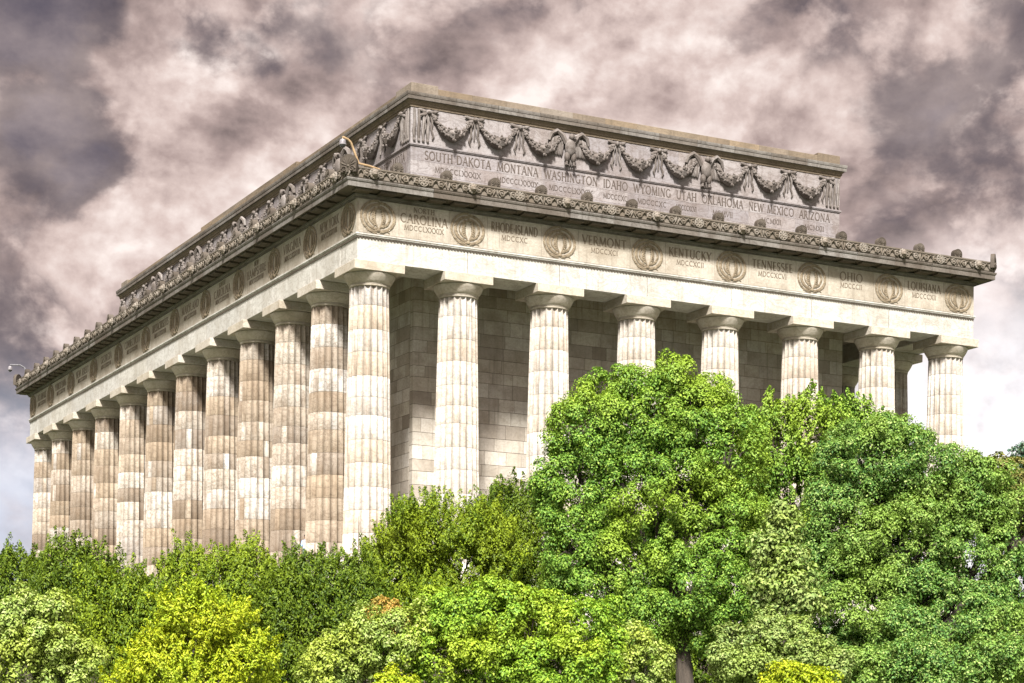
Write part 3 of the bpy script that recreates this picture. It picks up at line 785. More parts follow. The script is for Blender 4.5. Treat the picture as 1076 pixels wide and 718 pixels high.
for n_, d_ in attic_s:
    wd = CN*text_width(n_, 0.44, 0.10)
    inscription([(n_, 20.30, 0.44, wd), (d_, 19.74, 0.27, wd)], (x+wd/2, 0, 0), 0.0, AY0, M_letter2)
    x += wd+gap
tot = sum(CN*text_width(n_, 0.44, 0.10) for n_ in attic_w); gap = (AY1-AY0-1.4-tot)/(len(attic_w)-1)
yy = AY1-0.7
for n_ in attic_w:
    wd = CN*text_width(n_, 0.44, 0.10)
    inscription([(n_, 20.30, 0.44, wd)], (0, yy-wd/2, 0), PI2, AX0, M_letter2)
    yy -= wd+gap

# ------------------------------------------------------------------ wreaths on the frieze
def wreath():
    b = MB(); r = random.Random(4)
    for (RR, nl, ll, lw) in ((0.60, 30, 0.20, 0.075), (0.42, 22, 0.15, 0.06)):
        for sg in (-1, 1):
            for k in range(nl):
                t = k/(nl-1); a = math.radians(-90+sg*(6+t*168))
                px, pz = RR*math.cos(a)*1.30, RR*math.sin(a)*1.14
                for e in (-1, 1):
                    d = a+sg*math.pi/2+e*0.55
                    R = np.array(Matrix.Rotation(-d, 3, 'Y'))
                    b.ell((px+0.06*math.cos(d)+e*0.05*math.cos(a), -0.03-r.uniform(0, 0.03), pz+0.06*math.sin(d)+e*0.05*math.sin(a)), (ll/2, 0.03, lw/2), R, 6, 4)
    # inner pair of crossed branches
    for sg in (-1, 1):
        pts = [(sg*0.03, -0.04, -0.55), (sg*0.16, -0.05, -0.25), (sg*0.24, -0.05, 0.05), (sg*0.17, -0.05, 0.36)]
        b.tube(pts, 0.035, 6)
        for k in range(9):
            t = k/8; z = -0.4+t*0.8; xx = sg*(0.10+0.16*math.sin(math.pi*(0.15+0.7*t)))
            for e in (-1, 1):
                R = np.array(Matrix.Rotation(-(math.pi/2+e*0.7-sg*0.2), 3, 'Y'))
                b.ell((xx+e*0.05, -0.045, z), (0.09, 0.035, 0.035), R, 6, 4)
        b.tube([(sg*0.02, -0.04, -0.62), (sg*0.22, -0.05, -0.70), (sg*0.40, -0.03, -0.60), (sg*0.56, -0.03, -0.70)], [0.05, 0.045, 0.04, 0.02], 5)
    b.ell((0, -0.06, -0.62), (0.10, 0.06, 0.08))
    return b
wp_ = wreath(); wp_.v = [(x, y*0.6, z) for x, y, z in wp_.v]
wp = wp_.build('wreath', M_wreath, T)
wpos = [(x_, -ARC-0.02, 15.52, 0.0) for x_ in XS]+[(-ARC-0.02, y_, 15.52, PI2) for y_ in YS]
wpos[0] = (-0.02, -ARC-0.02, 15.52, 0.0)
wp.location = wpos[0][:3]
for x_, y_, z_, r in wpos[1:]: dup(wp, T, (x_, y_, z_), r)

# ------------------------------------------------------------------ garlands and eagles on the attic
def garland(hw=1.02):
    b = MB(); r = random.Random(9)
    N = 16; pts = []; rs = []
    for i in range(N+1):
        t = -1+2*i/N
        pts.append((t*hw, -0.06-0.07*(1-t*t), 0.62-0.92*(1-t*t)**0.85)); rs.append(0.06+0.27*(1-abs(t))**1.2)
    b.tube(pts, rs, 8)
    for i in range(150):     # fruit and leaves
        t = r.uniform(-0.97, 0.97); a = r.uniform(-2.4, 0.4)
        px, py, pz = t*hw, -0.06-0.07*(1-t*t), 0.62-0.92*(1-t*t)**0.85
        rad = 0.06+0.27*(1-abs(t))**1.2
        q = r.uniform(0, 2*math.pi)
        c = (px+r.uniform(-.05, .05), py-abs(math.cos(a))*rad*0.95, pz+math.sin(q)*rad*0.95)
        s_ = r.uniform(0.05, 0.085)
        b.ell(c, (s_, s_*0.8, s_), nu=6, nv=4)
    return b
def ribbon():
    b = MB()
    b.ell((0, -0.13, 0.70), (0.14, 0.12, 0.13))
    for sg in (-1, 1):
        for j, (dx, dz, ang) in enumerate(((0.30, 0.06, 0.25), (0.27, -0.14, -0.35))):     # bow leaves
            R = np.array(Matrix.Rotation(-(ang if sg > 0 else math.pi-ang), 3, 'Y'))
            b.ell((sg*dx, -0.08-0.02*j, 0.70+dz), (0.27, 0.05, 0.09), R, 8, 5)
        pts = [(sg*0.07, -0.07, 0.58), (sg*0.20, -0.07, 0.25), (sg*0.16, -0.05, -0.10), (sg*0.28, -0.05, -0.42), (sg*0.22, -0.05, -0.62)]
        b.tube(pts, [0.06, 0.06, 0.055, 0.06, 0.03], 6)
    b.tube([(0, -0.07, 0.6), (0.02, -0.06, 0.1), (-0.02, -0.05, -0.35)], [0.05, 0.045, 0.03], 5)
    return b
def eagle():
    b = MB()
    b.ell((0, -0.20, 0.05), (0.24, 0.17, 0.46), nu=10, nv=8)
    b.ell((0.03, -0.27, 0.55), (0.13, 0.13, 0.17), nu=8, nv=6)
    R = np.array(Matrix.Rotation(0.9, 3, 'Y')); b.ell((0.15, -0.31, 0.55), (0.05, 0.05, 0.10), R, 6, 4)
    for sg in (-1, 1):
        b.ell((sg*0.15, -0.20, -0.42), (0.13, 0.12, 0.24), nu=8, nv=6)          # thigh
        b.tube([(sg*0.15, -0.2, -0.55), (sg*0.17, -0.2, -0.80)], 0.05, 6)
        for k in (-1, 0, 1): b.ell((sg*0.17+k*0.06, -0.25, -0.83), (0.03, 0.08, 0.03), nu=5, nv=4)
        # shoulder of the wing rises outward, then long feathers hang down
        pts = [(sg*0.16, -0.12, 0.25), (sg*0.34, -0.12, 0.62), (sg*0.58, -0.10, 0.80), (sg*0.82, -0.09, 0.62), (sg*0.92, -0.08, 0.30)]
        b.tube(pts, [0.12, 0.14, 0.13, 0.11, 0.07], 7)
        for k in range(10):
            t = k/9; xx = sg*(0.30+0.62*t); top = 0.58-0.25*t*t; ln = 0.52-0.08*t
            R = np.array(Matrix.Rotation(sg*(-0.10-0.10*t), 3, 'Y'))
            b.ell((xx, -0.07, top-ln*0.85), (0.06, 0.05, ln), R, 6, 6)
            if k < 8: b.ell((xx, -0.10, top-ln*0.35), (0.055, 0.04, ln*0.5), R, 6, 5)
    for k in range(-2, 3):      # tail
        R = np.array(Matrix.Rotation(k*0.16, 3, 'Y')); b.ell((-k*0.07, -0.12, -0.60), (0.05, 0.04, 0.26), R, 6, 5)
    return b
def fasces(): # hanging folded bands closing the frieze at its ends
    b = MB()
    for k in range(4):
        x_ = -0.36+0.24*k
        b.tube([(x_, -0.05, 0.82), (x_+0.02, -0.08, 0.2), (x_-0.02, -0.07, -0.3), (x_, -0.05, -0.72)], [0.06, 0.075, 0.085, 0.05], 7)
        b.ell((x_, -0.07, -0.74), (0.075, 0.06, 0.09), nu=7, nv=5)
    return b
def deep(m, k):
    m.v = [(x, y*k, z) for x, y, z in m.v]; return m
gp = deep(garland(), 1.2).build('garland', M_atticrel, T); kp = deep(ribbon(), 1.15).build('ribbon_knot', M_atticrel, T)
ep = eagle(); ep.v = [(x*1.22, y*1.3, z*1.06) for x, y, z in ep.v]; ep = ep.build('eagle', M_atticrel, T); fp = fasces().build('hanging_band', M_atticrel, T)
ZM = 21.95
items = []   # (proto, along, side)
def run(L_, nsw, side):
    ns = nsw; ne = (nsw-1)//3; gap_e = 3.05
    reg = (L_-4.3-gap_e*ne)/(ns-1-ne); u = 2.15
    items.append((fp, 0.52, side)); items.append((fp, L_-0.52, side)); items.append((kp, u-reg/2, side))
    for i in range(ns):
        items.append((gp, u, side))
        if i < ns-1:
            if i % 3 == 2: items.append((ep, u+gap_e/2, side)); u += gap_e
            else: items.append((kp, u+reg/2, side)); u += reg
    items.append((kp, u+reg/2, side))
run(AX1-AX0, 9, 'S'); run(AY1-AY0, 18, 'W')
seen = set()
for p_, u, side in items:
    loc, rz = ((AX0+u, AY0, ZM), 0.0) if side == 'S' else ((AX0, AY0+u, ZM), PI2)
    if p_ not in seen: seen.add(p_); p_.location = loc; p_.rotation_euler = (0, 0, rz)
    else: dup(p_, T, loc, rz)

# everything above the columns is a touch lower than drawn
KZ = 0.976
for o in T.children:
    if o.name.split('.')[0] in ('column', 'stepped_platform', 'cella_wall', 'wall_core'): continue
    o.location.z = 13.4*(1-KZ)+KZ*o.location.z; o.scale.z = KZ

# ------------------------------------------------------------------ cameras on the roof edge
M_pipe = plain('sand painted pipe', (0.24, 0.165, 0.09), 0.5)
M_pipe_dark = plain('dark grey pipe', (0.12, 0.12, 0.13), 0.4)
M_dome = plain('grey dome housing', (0.16, 0.15, 0.16), 0.35)
def roof_camera(name, loc, pts, mat, label):
    r = empty(name, loc); tag(r, label, 'camera')
    p0 = np.array(loc); rel = [np.array(p)-p0 for p in pts]
    b = MB(); b.tube(rel, 0.055, 8); b.build('arm', mat, r)
    e = rel[-1]; b = MB(); b.tube([e+np.array([0, 0, 0.02]), e-np.array([0, 0, 0.12])], 0.03, 6)
    b.build('hanger', mat, r)
    b = MB(); b.lathe([(0.06, 0.0), (0.13, -0.03), (0.15, -0.10), (0.15, -0.20), (0.165, -0.21), (0.165, -0.25), (0.13, -0.27)], 14)
    h = b.build('housing', M_dome, r, tuple(e-np.array([0, 0, 0.10])))
    b = MB(); b.lathe([(0.13, -0.265), (0.12, -0.32), (0.08, -0.37), (0.02, -0.39)], 14)
    b.build('lens_dome', plain('smoked lens', (0.03, 0.03, 0.035), 0.08), h)
roof_camera('security_camera', (-0.3, -1.83, 17.42), [(-0.3, -1.83, 17.42), (-0.85, -1.88, 17.50), (-1.35, -1.90, 17.54), (-1.5, -1.88, 17.9), (-1.73, -1.88, 18.43), (-1.87, -1.88, 18.55), (-2.12, -1.88, 18.63)], M_pipe, 'sand coloured bent pipe holding a dome camera over the near roof corner')
roof_camera('security_camera', (-1.3, 60.7, 17.4), [(-1.3, 60.7, 17.4), (-1.3, 60.75, 18.1), (-1.4, 60.8, 18.35), (-1.7, 60.8, 18.5), (-2.40, 60.8, 18.45)], M_pipe_dark, 'dark pipe arm with a dome camera at the far left end of the roof')

# ------------------------------------------------------------------ person between the columns
def make_person(loc, rz):
    P = empty('person', loc); P.rotation_euler = (0, 0, rz)
    tag(P, 'dark haired person in a light blue shirt standing between two columns of the left side', 'person')
    skin = plain('skin', (0.25, 0.15, 0.10), 0.6); shirt = plain('light blue cotton', (0.28, 0.42, 0.68), 0.85)
    trou = plain('navy trousers', (0.06, 0.07, 0.11), 0.85); hair = plain('dark hair', (0.02, 0.017, 0.015), 0.6)
    J = {'pel': (0, 0, .92, .145), 'waist': (0, 0, 1.05, .13), 'chest': (0, -.01, 1.28, .155), 'neck': (0, 0, 1.46, .058), 'head': (0, -.015, 1.53, .06), 'skull': (0, -.02, 1.61, .098), 'crown': (0, -.01, 1.68, .08)}
    V = []; E = []; Rr = []; ix = {}
    def v(n_, x_, y_, z_, r): ix[n_] = len(V); V.append((x_, y_, z_)); Rr.append(r)
    for k, q in J.items(): v(k, *q)
    ch = list(J)
    E += [(ix[a_], ix[c_]) for a_, c_ in zip(ch[:-1], ch[1:])]
    for s_, sg in (('l', -1), ('r', 1)):
        for n_, q in (('sh', (sg*.17, 0, 1.40, .065)), ('el', (sg*.235, .03, 1.13, .045)), ('wr', (sg*.245, -.05, .88, .03)), ('hd', (sg*.24, -.07, .80, .036)), ('ft', (sg*.235, -.08, .74, .016)),
                      ('hip', (sg*.09, 0, .86, .095)), ('kn', (sg*.10, -.01, .49, .06)), ('an', (sg*.105, .02, .09, .042)), ('to', (sg*.12, -.14, .035, .032))): v(s_+n_, *q)
        for a_, c_ in (('chest', 'sh'), ('sh', 'el'), ('el', 'wr'), ('wr', 'hd'), ('hd', 'ft'), ('pel', 'hip'), ('hip', 'kn'), ('kn', 'an'), ('an', 'to')):
            E.append((ix[a_] if a_ in ix else ix[s_+a_], ix[s_+c_]))
    me = bpy.data.meshes.new('body'); me.from_pydata(V, E, [])
    o = bpy.data.objects.new('body', me); COL.objects.link(o); o.parent = P
    sk = o.modifiers.new('skin', 'SKIN'); sub = o.modifiers.new('sub', 'SUBSURF'); sub.levels = 2; sub.render_levels = 2
    for i, r in enumerate(Rr): me.skin_vertices[0].data[i].radius = (r, r*0.85 if i in (0, 1, 2) else r)
    me.skin_vertices[0].data[0].use_root = True
    for m_ in (skin, shirt, trou): me.materials.append(m_)
    dg = bpy.context.evaluated_depsgraph_get(); ev = o.evaluated_get(dg); me2 = bpy.data.meshes.new_from_object(ev)
    o.modifiers.clear(); o.data = me2
    for p_ in me2.polygons:
        c = p_.center; p_.use_smooth = True
        p_.material_index = 2 if (c.z < 0.95 and abs(c.x) < 0.21) else (1 if c.z < 1.47 and c.z > 1.08 else (1 if abs(c.x) < 0.2 and c.z < 1.47 else 0))
    b = MB(); b.ell((0, 0.01, 1.655), (0.104, 0.115, 0.10), nu=12, nv=8); b.build('hair', hair, P)
    b = MB()
    for sg in (-1, 1):
        b.ell((sg*0.035, -0.112, 1.615), (0.012, 0.010, 0.008)); b.ell((sg*0.10, -0.01, 1.60), (0.015, 0.025, 0.032))
    b.ell((0, -0.125, 1.585), (0.014, 0.022, 0.024)); b.ell((0, -0.108, 1.545), (0.026, 0.01, 0.007))
    b.build('face', skin, P)
make_person((-0.12, 7.62, 0.0), math.radians(-30))

# ------------------------------------------------------------------ trees
def leaf_mesh(name, pos, nrm, upd, size, aspect, mat, parent, fold=0.18):
    """many small folded leaves: pos, normal, growth direction (n, 3 each), size (n)"""
    n = len(pos)
    nrm = nrm/(np.linalg.norm(nrm, axis=1, keepdims=True)+1e-9)
    a = upd-nrm*np.sum(upd*nrm, 1, keepdims=True); a /= (np.linalg.norm(a, axis=1, keepdims=True)+1e-9)
    c = np.cross(nrm, a); L_ = size[:, None]; Wd = L_*aspect
    v = np.empty((n, 4, 3))
    v[:, 0] = pos-a*L_*0.5
    v[:, 1] = pos+c*Wd*0.5+nrm*L_*fold+a*L_*0.05
    v[:, 2] = pos+a*L_*0.5-nrm*L_*fold*0.4
    v[:, 3] = pos-c*Wd*0.5+nrm*L_*fold+a*L_*0.05
    me = bpy.data.meshes.new(name)
    me.vertices.add(n*4); me.vertices.foreach_set('co', v.reshape(-1).astype(np.float32))
    me.loops.add(n*4); me.loops.foreach_set('vertex_index', np.arange(n*4, dtype=np.int32))
    me.polygons.add(n); me.polygons.foreach_set('loop_start', np.arange(0, n*4, 4, dtype=np.int32)); me.polygons.foreach_set('loop_total', np.full(n, 4, dtype=np.int32))
    me.materials.append(mat); me.update(calc_edges=True)
    o = bpy.data.objects.new(name, me); COL.objects.link(o); o.parent = parent
    return o

def unit(v): return v/(np.linalg.norm(v, axis=-1, keepdims=True)+1e-9)
def tree(name, label, cat, trunk_px, depth, lobes, mat, leaf=0.14, aspect=0.55, clump=0.42, dens=1.0, upright=0.0, group=None, bark_m=None, trunk_r=0.16, thin=0.75, seed=0, rough=0.24, spike=1.0, shoots=5):
    """lobes: photo px (u, v, half width, half height[, depth offset m]) at the tree's own distance, given real depth"""
    depth = depth*1.09
    r = np.random.default_rng(seed+100)
    c0 = at(trunk_px, 700, depth); gz = float(ground_z(c0[0], c0[1]))
    base = np.array([c0[0], c0[1], gz-0.15])
    root = empty(name, tuple(base)); tag(root, label, cat, group)
    pm = depth/FPX
    view = unit(np.array([FW[0], FW[1], 0])); side = np.array([RT[0], RT[1], 0])
    cs = []; rad = []
    for lb in lobes:
        u, v, hw, hh = lb[:4]; v += 7 if name == 'evergreen_shrub' else 0; dd = lb[4] if len(lb) > 4 else r.uniform(-0.3, 0.3)*hw*pm
        cs.append(at(u, v, depth+dd)); rad.append((hw*pm, hw*pm*thin, hh*pm))
    n0 = len(cs)
    for i in range(n0):                     # stray sprays break the outline
        for q in range(shoots):
            d = unit(r.normal(size=3)*np.array([1, 1, 0.8])+np.array([0, 0, 0.45])); k_ = r.uniform(0.22, 0.42)
            cs.append(cs[i]+(side*d[0]*rad[i][0]+view*d[1]*rad[i][1]+np.array([0, 0, d[2]*rad[i][2]]))*r.uniform(0.78, 1.0))
            rad.append((rad[i][0]*k_, rad[i][0]*k_*0.9, rad[i][2]*k_*r.uniform(0.9, 1.3)))
    cs = np.array(cs); rad = np.array(rad)
    # clump centres over the lobes' surfaces, some inside
    CC = []; NN = []
    for i in range(len(cs)):
        a_, b_, h_ = rad[i]
        area = 4*math.pi*(((a_*b_)**1.6+(a_*h_)**1.6+(b_*h_)**1.6)/3)**(1/1.6)
        clump_ = clump*1.3
        n = int(area/(clump_*clump_)*1.5*dens)
        d = unit(r.normal(size=(n, 3)))
        rr = 1.0-np.abs(r.normal(size=(n, 1)))*rough
        lump = 1+0.10*np.sin(d[:, :1]*5.1+i)*np.cos(d[:, 2:]*4.3+2*i)
        p = d*rr*lump
        loc = side*(p[:, :1]*a_)+view*(p[:, 1:2]*b_)+np.array([0, 0, 1.0])*(p[:, 2:]*h_)
        nr = unit(side*(d[:, :1]/a_)+view*(d[:, 1:2]/b_)+np.array([0, 0, 1.0])*(d[:, 2:]/h_))
        P = cs[i]+loc
        keep = np.ones(n, bool)
        for j in range(len(cs)):          # drop clumps buried deep in another lobe
            if j == i: continue
            q = P-cs[j]
            e = (q@side/rad[j][0])**2+(q@view/rad[j][1])**2+(q[:, 2]/rad[j][2])**2
            keep &= ~(e < 0.42)
        keep &= P[:, 2] > gz+0.1
        CC.append(P[keep]); NN.append(nr[keep])
    CC = np.concatenate(CC); NN = np.concatenate(NN); m = len(CC)
    per = int(46*(clump*1.3/0.42)**2*(0.14/leaf)**1.8*0.9)+6
    # leaves of each clump: a ragged puff turned outward and up
    idx = np.repeat(np.arange(m), per); k = len(idx)
    csz = clump*1.3*r.uniform(0.55, 1.4, size=m)
    d = unit(r.normal(size=(k, 3))+NN[idx]*0.5+np.array([0, 0, 0.7]))
    rr = csz[idx][:, None]*(r.uniform(0.1, 1.0, size=(k, 1))**0.42)*0.60
    off = d*rr
    if upright:
        ax = unit(NN*0.45+np.array([0, 0, 1.0])*upright+r.normal(size=(m, 3))*0.25)[idx]
        along = np.sum(off*ax, 1, keepdims=True); t = r.uniform(0, 1, size=(k, 1))
        off = (off-ax*along)*0.78*(1.1-t)*1.3+ax*(t-0.25)*csz[idx][:, None]*1.45*spike
        upd = ax+r.normal(size=(k, 3))*0.45; nr = unit(d+NN[idx]*0.4+np.array([0, 0, 0.25])+r.normal(size=(k, 3))*0.4)
    else:
        upd = unit(d+r.normal(size=(k, 3))*0.6); nr = unit(d*1.0+np.array([0, 0, 0.30])+r.normal(size=(k, 3))*0.30)
    pos = CC[idx]+off-base
    sz = leaf*r.uniform(0.65, 1.35, size=k)
    fp, fn = [], []
    for i in range(n0):                     # larger filler leaves added inside the crown to block light and close gaps
        a_, b_, h_ = rad[i]; q = int(4/3*math.pi*a_*b_*h_*26*(0.095/leaf)**1.5)
        d = unit(r.normal(size=(q, 3)))*(r.uniform(0.25, 0.86, size=(q, 1))**0.6)
        fp.append(cs[i]+side*(d[:, :1]*a_)+view*(d[:, 1:2]*b_)+np.array([0, 0, 1.0])*(d[:, 2:]*h_)); fn.append(r.normal(size=(q, 3)))
    fp = np.concatenate(fp)-base; fn = np.concatenate(fn)
    keep = fp[:, 2] > 0.3; fp, fn = fp[keep], fn[keep]
    pos = np.concatenate([pos, fp]); nr = np.concatenate([nr, fn]); upd = np.concatenate([upd, r.normal(size=fp.shape)])
    sz = np.concatenate([sz, leaf*1.9*r.uniform(0.8, 1.3, size=len(fp))])
    leaf_mesh('crown', pos, nr, upd, sz, aspect, mat, root)
    # trunk with limbs to the lobes
    b = MB()
    mid = np.average(cs, axis=0, weights=rad[:, 0]*rad[:, 2])-base
    top = np.array([mid[0], mid[1], max(0.8, mid[2]*0.95)])
    fork = np.array([top[0]*0.3, top[1]*0.3, max(0.5, min(top[2]*0.5, mid[2]-0.2))])
    b.tube([(0, 0, 0), fork*0.35+np.array([0.03, 0.02, 0]), fork, top*0.6+fork*0.4, top], [trunk_r*1.25, trunk_r, trunk_r*0.85, trunk_r*0.6, trunk_r*0.25], 9)
    for i in range(n0):
        e = cs[i]-base; s_ = fork*(0.8+0.2*r.random())
        m1 = s_*0.5+e*0.5+np.array([0, 0, 0.12])*rad[i][2]+r.normal(size=3)*0.12
        b.tube([s_, m1, e, e+np.array([0, 0, rad[i][2]*0.6])+r.normal(size=3)*0.1], [trunk_r*0.5, trunk_r*0.36, trunk_r*0.2, 0.015], 6)
        for q in range(4):
            d_ = unit(r.normal(size=3)+np.array([0, 0, 0.5])); f_ = e+side*d_[0]*rad[i][0]*0.8+view*d_[1]*rad[i][1]*0.8+np.array([0, 0, d_[2]*rad[i][2]*0.8])
            b.tube([m1*0.5+e*0.5, (e+f_)/2+r.normal(size=3)*0.05, f_], [trunk_r*0.2, trunk_r*0.12, 0.012], 5)
    b.build('trunk', bark_m or M_bark, root)
    return root

F_broad = foliage('broad evergreen leaves', [(0.050, 0.120, 0.018), (0.110, 0.220, 0.030), (0.180, 0.300, 0.040), (0.070, 0.155, 0.028), (0.250, 0.350, 0.055)], (0.26, 0.34, 0.03), 0.5)
F_right = foliage('dark glossy leaves', [(0.030, 0.085, 0.022), (0.085, 0.185, 0.036), (0.170, 0.285, 0.055), (0.050, 0.125, 0.026), (0.300, 0.380, 0.120)], (0.21, 0.30, 0.045), 0.5)
F_yew = foliage('upright evergreen sprays', [(0.040, 0.080, 0.007), (0.095, 0.150, 0.009), (0.195, 0.260, 0.014), (0.062, 0.108, 0.009)], (0.23, 0.285, 0.016), 0.45)
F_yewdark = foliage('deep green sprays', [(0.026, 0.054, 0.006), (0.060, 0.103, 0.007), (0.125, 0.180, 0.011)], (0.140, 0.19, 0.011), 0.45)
F_lime = foliage('yellow green sprays', [(0.27, 0.32, 0.012), (0.35, 0.39, 0.018), (0.17, 0.25, 0.012), (0.41, 0.43, 0.03)], (0.19, 0.30, 0.02), 0.4, scale=0.8)
F_green = foliage('fresh green leaves', [(0.085, 0.185, 0.018), (0.165, 0.290, 0.026), (0.250, 0.365, 0.034), (0.075, 0.150, 0.020)], (0.33, 0.39, 0.03), 0.5, scale=0.7)
F_pale = foliage('pale grey green leaves', [(0.17, 0.25, 0.05), (0.26, 0.34, 0.08), (0.11, 0.18, 0.03), (0.36, 0.40, 0.16)], (0.29, 0.34, 0.03), 0.55, scale=0.7)
F_orange = foliage('reddish young leaves', [(0.30, 0.17, 0.040), (0.34, 0.22, 0.050), (0.20, 0.20, 0.043)], (0.23, 0.27, 0.04), 0.4)
F_blue = foliage('blue green needles', [(0.036, 0.087, 0.065), (0.072, 0.131, 0.087), (0.102, 0.145, 0.087)])

F_mixed = foliage('pale fresh leaves', [(0.13, 0.21, 0.05), (0.20, 0.27, 0.075), (0.27, 0.32, 0.11), (0.09, 0.15, 0.04)], (0.22, 0.30, 0.05), 0.5, scale=0.8)
LOBES_A = [(700, 438, 58, 50), (668, 440, 40, 44), (626, 446, 46, 40), (735, 452, 42, 46), (768, 475, 40, 50), (608, 520, 44, 62), (690, 515, 82, 75), (766, 560, 38, 58), (640, 600, 66, 52), (738, 620, 66, 46), (600, 580, 36, 50), (690, 650, 48, 36), (735, 662, 40, 24), (660, 680, 40, 26), (775, 650, 40, 40)]
tree('broadleaf_tree', 'tall broad evergreen tree in the middle, its rounded crown crossing three columns', 'tree', 724, 56, LOBES_A, F_broad, leaf=0.078, clump=0.40, trunk_r=0.26, seed=1)
LOBES_B = [(912, 490, 50, 46), (960, 498, 52, 44), (1015, 525, 48, 42), (890, 555, 48, 52), (870, 690, 50, 36), (940, 710, 60, 36), (1040, 705, 56, 40), (945, 580, 75, 60), (1030, 590, 62, 66), (912, 640, 62, 50), (985, 660, 80, 52), (1065, 640, 50, 70), (1085, 560, 45, 60), (886, 600, 36, 50), (930, 455, 24, 14)]
tree('broadleaf_tree', 'wide dark green tree filling the lower right corner before the end columns', 'tree', 965, 58, LOBES_B, F_right, leaf=0.078, clump=0.40, trunk_r=0.28, seed=2)
tree('upright_tree', 'light green tree of upright sprays between the two big trees', 'tree', 830, 64, [(812, 465, 26, 48), (850, 460, 24, 40), (884, 455, 22, 34), (830, 520, 42, 46), (808, 585, 34, 60), (838, 600, 32, 50), (792, 520, 24, 60), (908, 450, 16, 22)], F_broad, leaf=0.095, clump=0.42, upright=0.9, trunk_r=0.16, seed=3, bark_m=M_barkpale)
tree('pale_shrub', 'pale silvery shrub in the gap between the two big trees', 'shrub', 822, 53, [(824, 556, 17, 26), (808, 585, 16, 22), (832, 600, 20, 24), (812, 622, 24, 20), (842, 630, 24, 24)], F_mixed, leaf=0.12, clump=0.36, trunk_r=0.08, seed=4, shoots=7, rough=0.35)
tree('pine_tree', 'blue green branch tips of a tree at the right picture edge', 'tree', 1098, 70, [(1074, 474, 11, 7, 0), (1080, 490, 14, 8, 0), (1095, 505, 26, 26, 0), (1100, 540, 30, 30, 0), (1098, 462, 18, 18, 0)], F_blue, leaf=0.13, clump=0.30, dens=0.8, trunk_r=0.14, seed=5, rough=0.3)
tree('broadleaf_tree', 'small reddish green treetop behind the wide dark tree at far right', 'tree', 1050, 66, [(1052, 500, 22, 16), (1030, 520, 30, 20), (1060, 540, 30, 36), (1034, 508, 10, 14)], foliage('olive leaves', [(0.10, 0.12, 0.03), (0.15, 0.13, 0.035), (0.07, 0.11, 0.025)]), leaf=0.13, clump=0.34, trunk_r=0.14, seed=6)

# evergreens at the foot of the left colonnade
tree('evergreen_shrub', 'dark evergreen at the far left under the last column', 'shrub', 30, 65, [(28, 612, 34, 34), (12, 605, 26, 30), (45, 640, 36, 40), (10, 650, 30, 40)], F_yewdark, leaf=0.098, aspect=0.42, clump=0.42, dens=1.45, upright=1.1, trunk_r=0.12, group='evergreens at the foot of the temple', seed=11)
tree('evergreen_shrub', 'tall dark evergreen with a pointed top, second from the left', 'shrub', 80, 63, [(68, 605, 30, 38), (92, 615, 28, 38), (110, 650, 46, 46), (70, 660, 34, 44)], F_yewdark, leaf=0.098, aspect=0.42, clump=0.42, dens=1.45, upright=1.1, trunk_r=0.13, group='evergreens at the foot of the temple', seed=12)
tree('evergreen_shrub', 'bright topped evergreen standing in front of the dark pointed one', 'shrub', 132, 60, [(108, 630, 26, 32), (138, 640, 34, 42), (160, 665, 36, 50), (120, 680, 34, 40)], F_yew, leaf=0.098, aspect=0.42, clump=0.40, dens=1.45, upright=1.1, trunk_r=0.12, group='evergreens at the foot of the temple', seed=13)
tree('evergreen_shrub', 'broad evergreen with two peaks directly behind the yellow bush', 'shrub', 215, 65, [(198, 605, 30, 34), (182, 620, 26, 36), (232, 612, 28, 34), (262, 605, 30, 36), (220, 650, 60, 46), (285, 640, 32, 44)], F_yew, leaf=0.098, aspect=0.42, clump=0.42, dens=1.45, upright=1.1, trunk_r=0.14, group='evergreens at the foot of the temple', seed=14)
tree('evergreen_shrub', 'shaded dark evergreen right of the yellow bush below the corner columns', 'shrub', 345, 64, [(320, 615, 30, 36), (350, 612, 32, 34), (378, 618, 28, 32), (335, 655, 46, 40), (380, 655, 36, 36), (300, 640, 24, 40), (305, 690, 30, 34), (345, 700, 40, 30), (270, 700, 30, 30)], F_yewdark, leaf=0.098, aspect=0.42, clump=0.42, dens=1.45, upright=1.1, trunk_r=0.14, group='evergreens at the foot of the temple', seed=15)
tree('evergreen_shrub', 'large mounded evergreen below the corner of the temple', 'shrub', 450, 66, [(462, 555, 52, 34), (438, 575, 48, 40), (420, 605, 40, 40), (490, 590, 60, 50), (450, 635, 60, 40)], F_yew, leaf=0.098, aspect=0.42, clump=0.42, dens=1.45, upright=1.0, trunk_r=0.15, group='evergreens at the foot of the temple', seed=16)
tree('evergreen_shrub', 'dark rounded evergreen tucked against the left side of the tall middle tree', 'shrub', 545, 68, [(545, 532, 32, 28), (525, 560, 40, 38), (560, 570, 34, 46), (540, 610, 46, 46)], F_yewdark, leaf=0.098, aspect=0.42, clump=0.42, dens=1.45, upright=0.9, trunk_r=0.14, group='evergreens at the foot of the temple', seed=17)

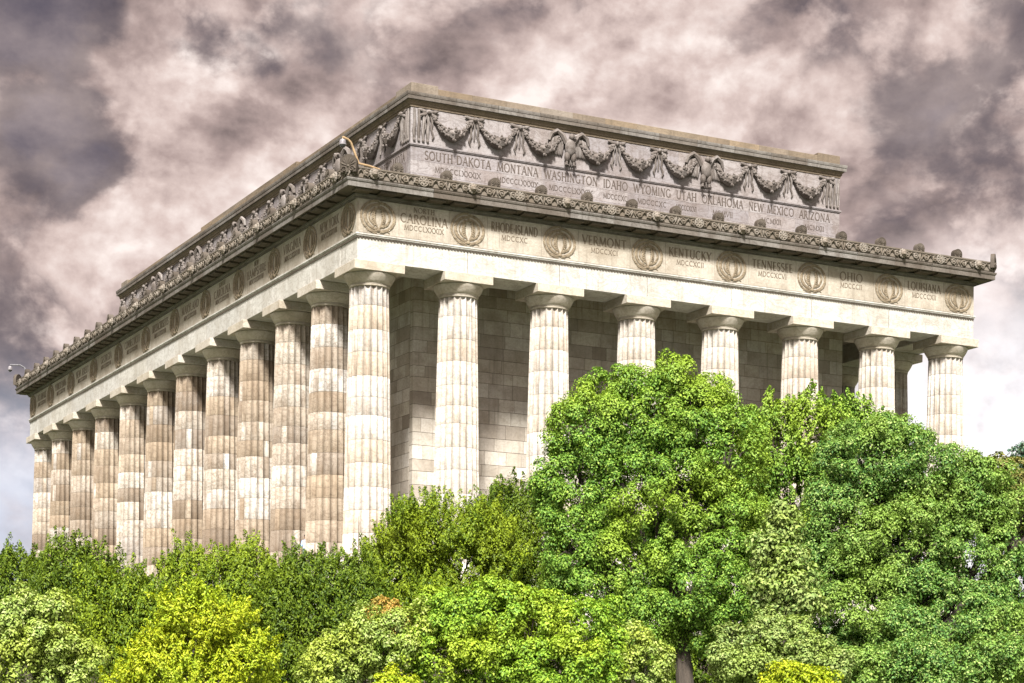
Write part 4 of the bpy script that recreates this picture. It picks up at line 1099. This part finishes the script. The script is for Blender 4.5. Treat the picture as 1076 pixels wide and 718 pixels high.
# foreground bushes
tree('leafy_bush', 'pale yellow green bush in the lower left corner', 'bush', 40, 40, [(40, 672, 42, 42), (10, 690, 40, 50), (70, 700, 36, 36), (25, 648, 24, 22), (62, 640, 14, 12)], F_pale, leaf=0.072, clump=0.27, trunk_r=0.06, group='bushes in the foreground', seed=21)
tree('leafy_bush', 'bright yellow green mounded bush in front of the left evergreens', 'bush', 210, 38, [(212, 680, 58, 46), (214, 645, 26, 22), (170, 702, 44, 32), (258, 700, 34, 36), (210, 718, 84, 26)], F_lime, leaf=0.068, aspect=0.45, clump=0.26, upright=0.6, trunk_r=0.06, group='bushes in the foreground', seed=22)
tree('leafy_bush', 'grey green bush beside the yellow bush, low in front of the corner', 'bush', 375, 42, [(370, 690, 42, 30), (345, 708, 30, 26), (405, 680, 40, 34), (430, 665, 24, 22)], F_pale, leaf=0.072, clump=0.27, trunk_r=0.06, group='bushes in the foreground', seed=23)
tree('leafy_bush', 'wide fresh green bush with a yellow crest in the centre foreground', 'bush', 520, 42, [(520, 640, 40, 26), (480, 655, 40, 30), (560, 655, 52, 34), (610, 665, 42, 32), (460, 690, 50, 34), (530, 695, 60, 36), (600, 700, 54, 30)], F_green, leaf=0.072, clump=0.28, trunk_r=0.07, group='bushes in the foreground', seed=24)
tree('leafy_bush', 'small pale bush at the right end of the centre foreground bush', 'bush', 665, 44, [(655, 685, 28, 24), (680, 700, 22, 26), (640, 705, 24, 24)], F_pale, leaf=0.072, clump=0.26, trunk_r=0.05, group='bushes in the foreground', seed=25)
tree('leafy_bush', 'small orange tinted shrub peeping over the centre foreground bush', 'bush', 404, 50, [(403, 645, 16, 13), (412, 662, 18, 18)], F_orange, leaf=0.072, clump=0.24, trunk_r=0.05, group='bushes in the foreground', seed=26)
tree('leafy_bush', 'loose pale bush with feathery tips at the foot of the two big trees', 'bush', 805, 46, [(800, 680, 24, 20), (776, 700, 26, 22), (828, 698, 26, 22), (806, 655, 13, 13), (850, 684, 20, 18), (872, 705, 24, 18), (768, 672, 13, 13), (836, 664, 13, 12), (790, 710, 40, 16)], F_mixed, leaf=0.072, clump=0.22, trunk_r=0.05, group='bushes in the foreground', seed=27, shoots=9, rough=0.4)
tree('leafy_bush', 'dark low bush at the bottom edge right of the loose pale bush', 'bush', 940, 48, [(915, 706, 36, 26), (955, 700, 34, 24), (1000, 708, 40, 26), (1050, 700, 40, 30)], F_right, leaf=0.072, clump=0.27, trunk_r=0.06, group='bushes in the foreground', seed=30, shoots=7, rough=0.3)
tree('evergreen_shrub', 'low shaded evergreen behind the trunk of the tall middle tree', 'shrub', 738, 66, [(705, 692, 36, 26), (745, 694, 36, 28), (780, 690, 30, 26)], F_yewdark, leaf=0.09, clump=0.36, trunk_r=0.07, group='evergreens at the foot of the temple', seed=31)
tree('leafy_bush', 'tiny lime bush tip at the bottom edge below the grey green bush', 'bush', 415, 34, [(415, 722, 24, 14), (415, 740, 34, 24)], F_lime, leaf=0.06, clump=0.2, trunk_r=0.04, group='bushes in the foreground', seed=28)
tree('leafy_bush', 'lime bush tip at the bottom edge in front of the pale rounded bush', 'bush', 840, 34, [(840, 720, 38, 16), (840, 742, 54, 24)], F_lime, leaf=0.06, clump=0.2, trunk_r=0.04, group='bushes in the foreground', seed=29)
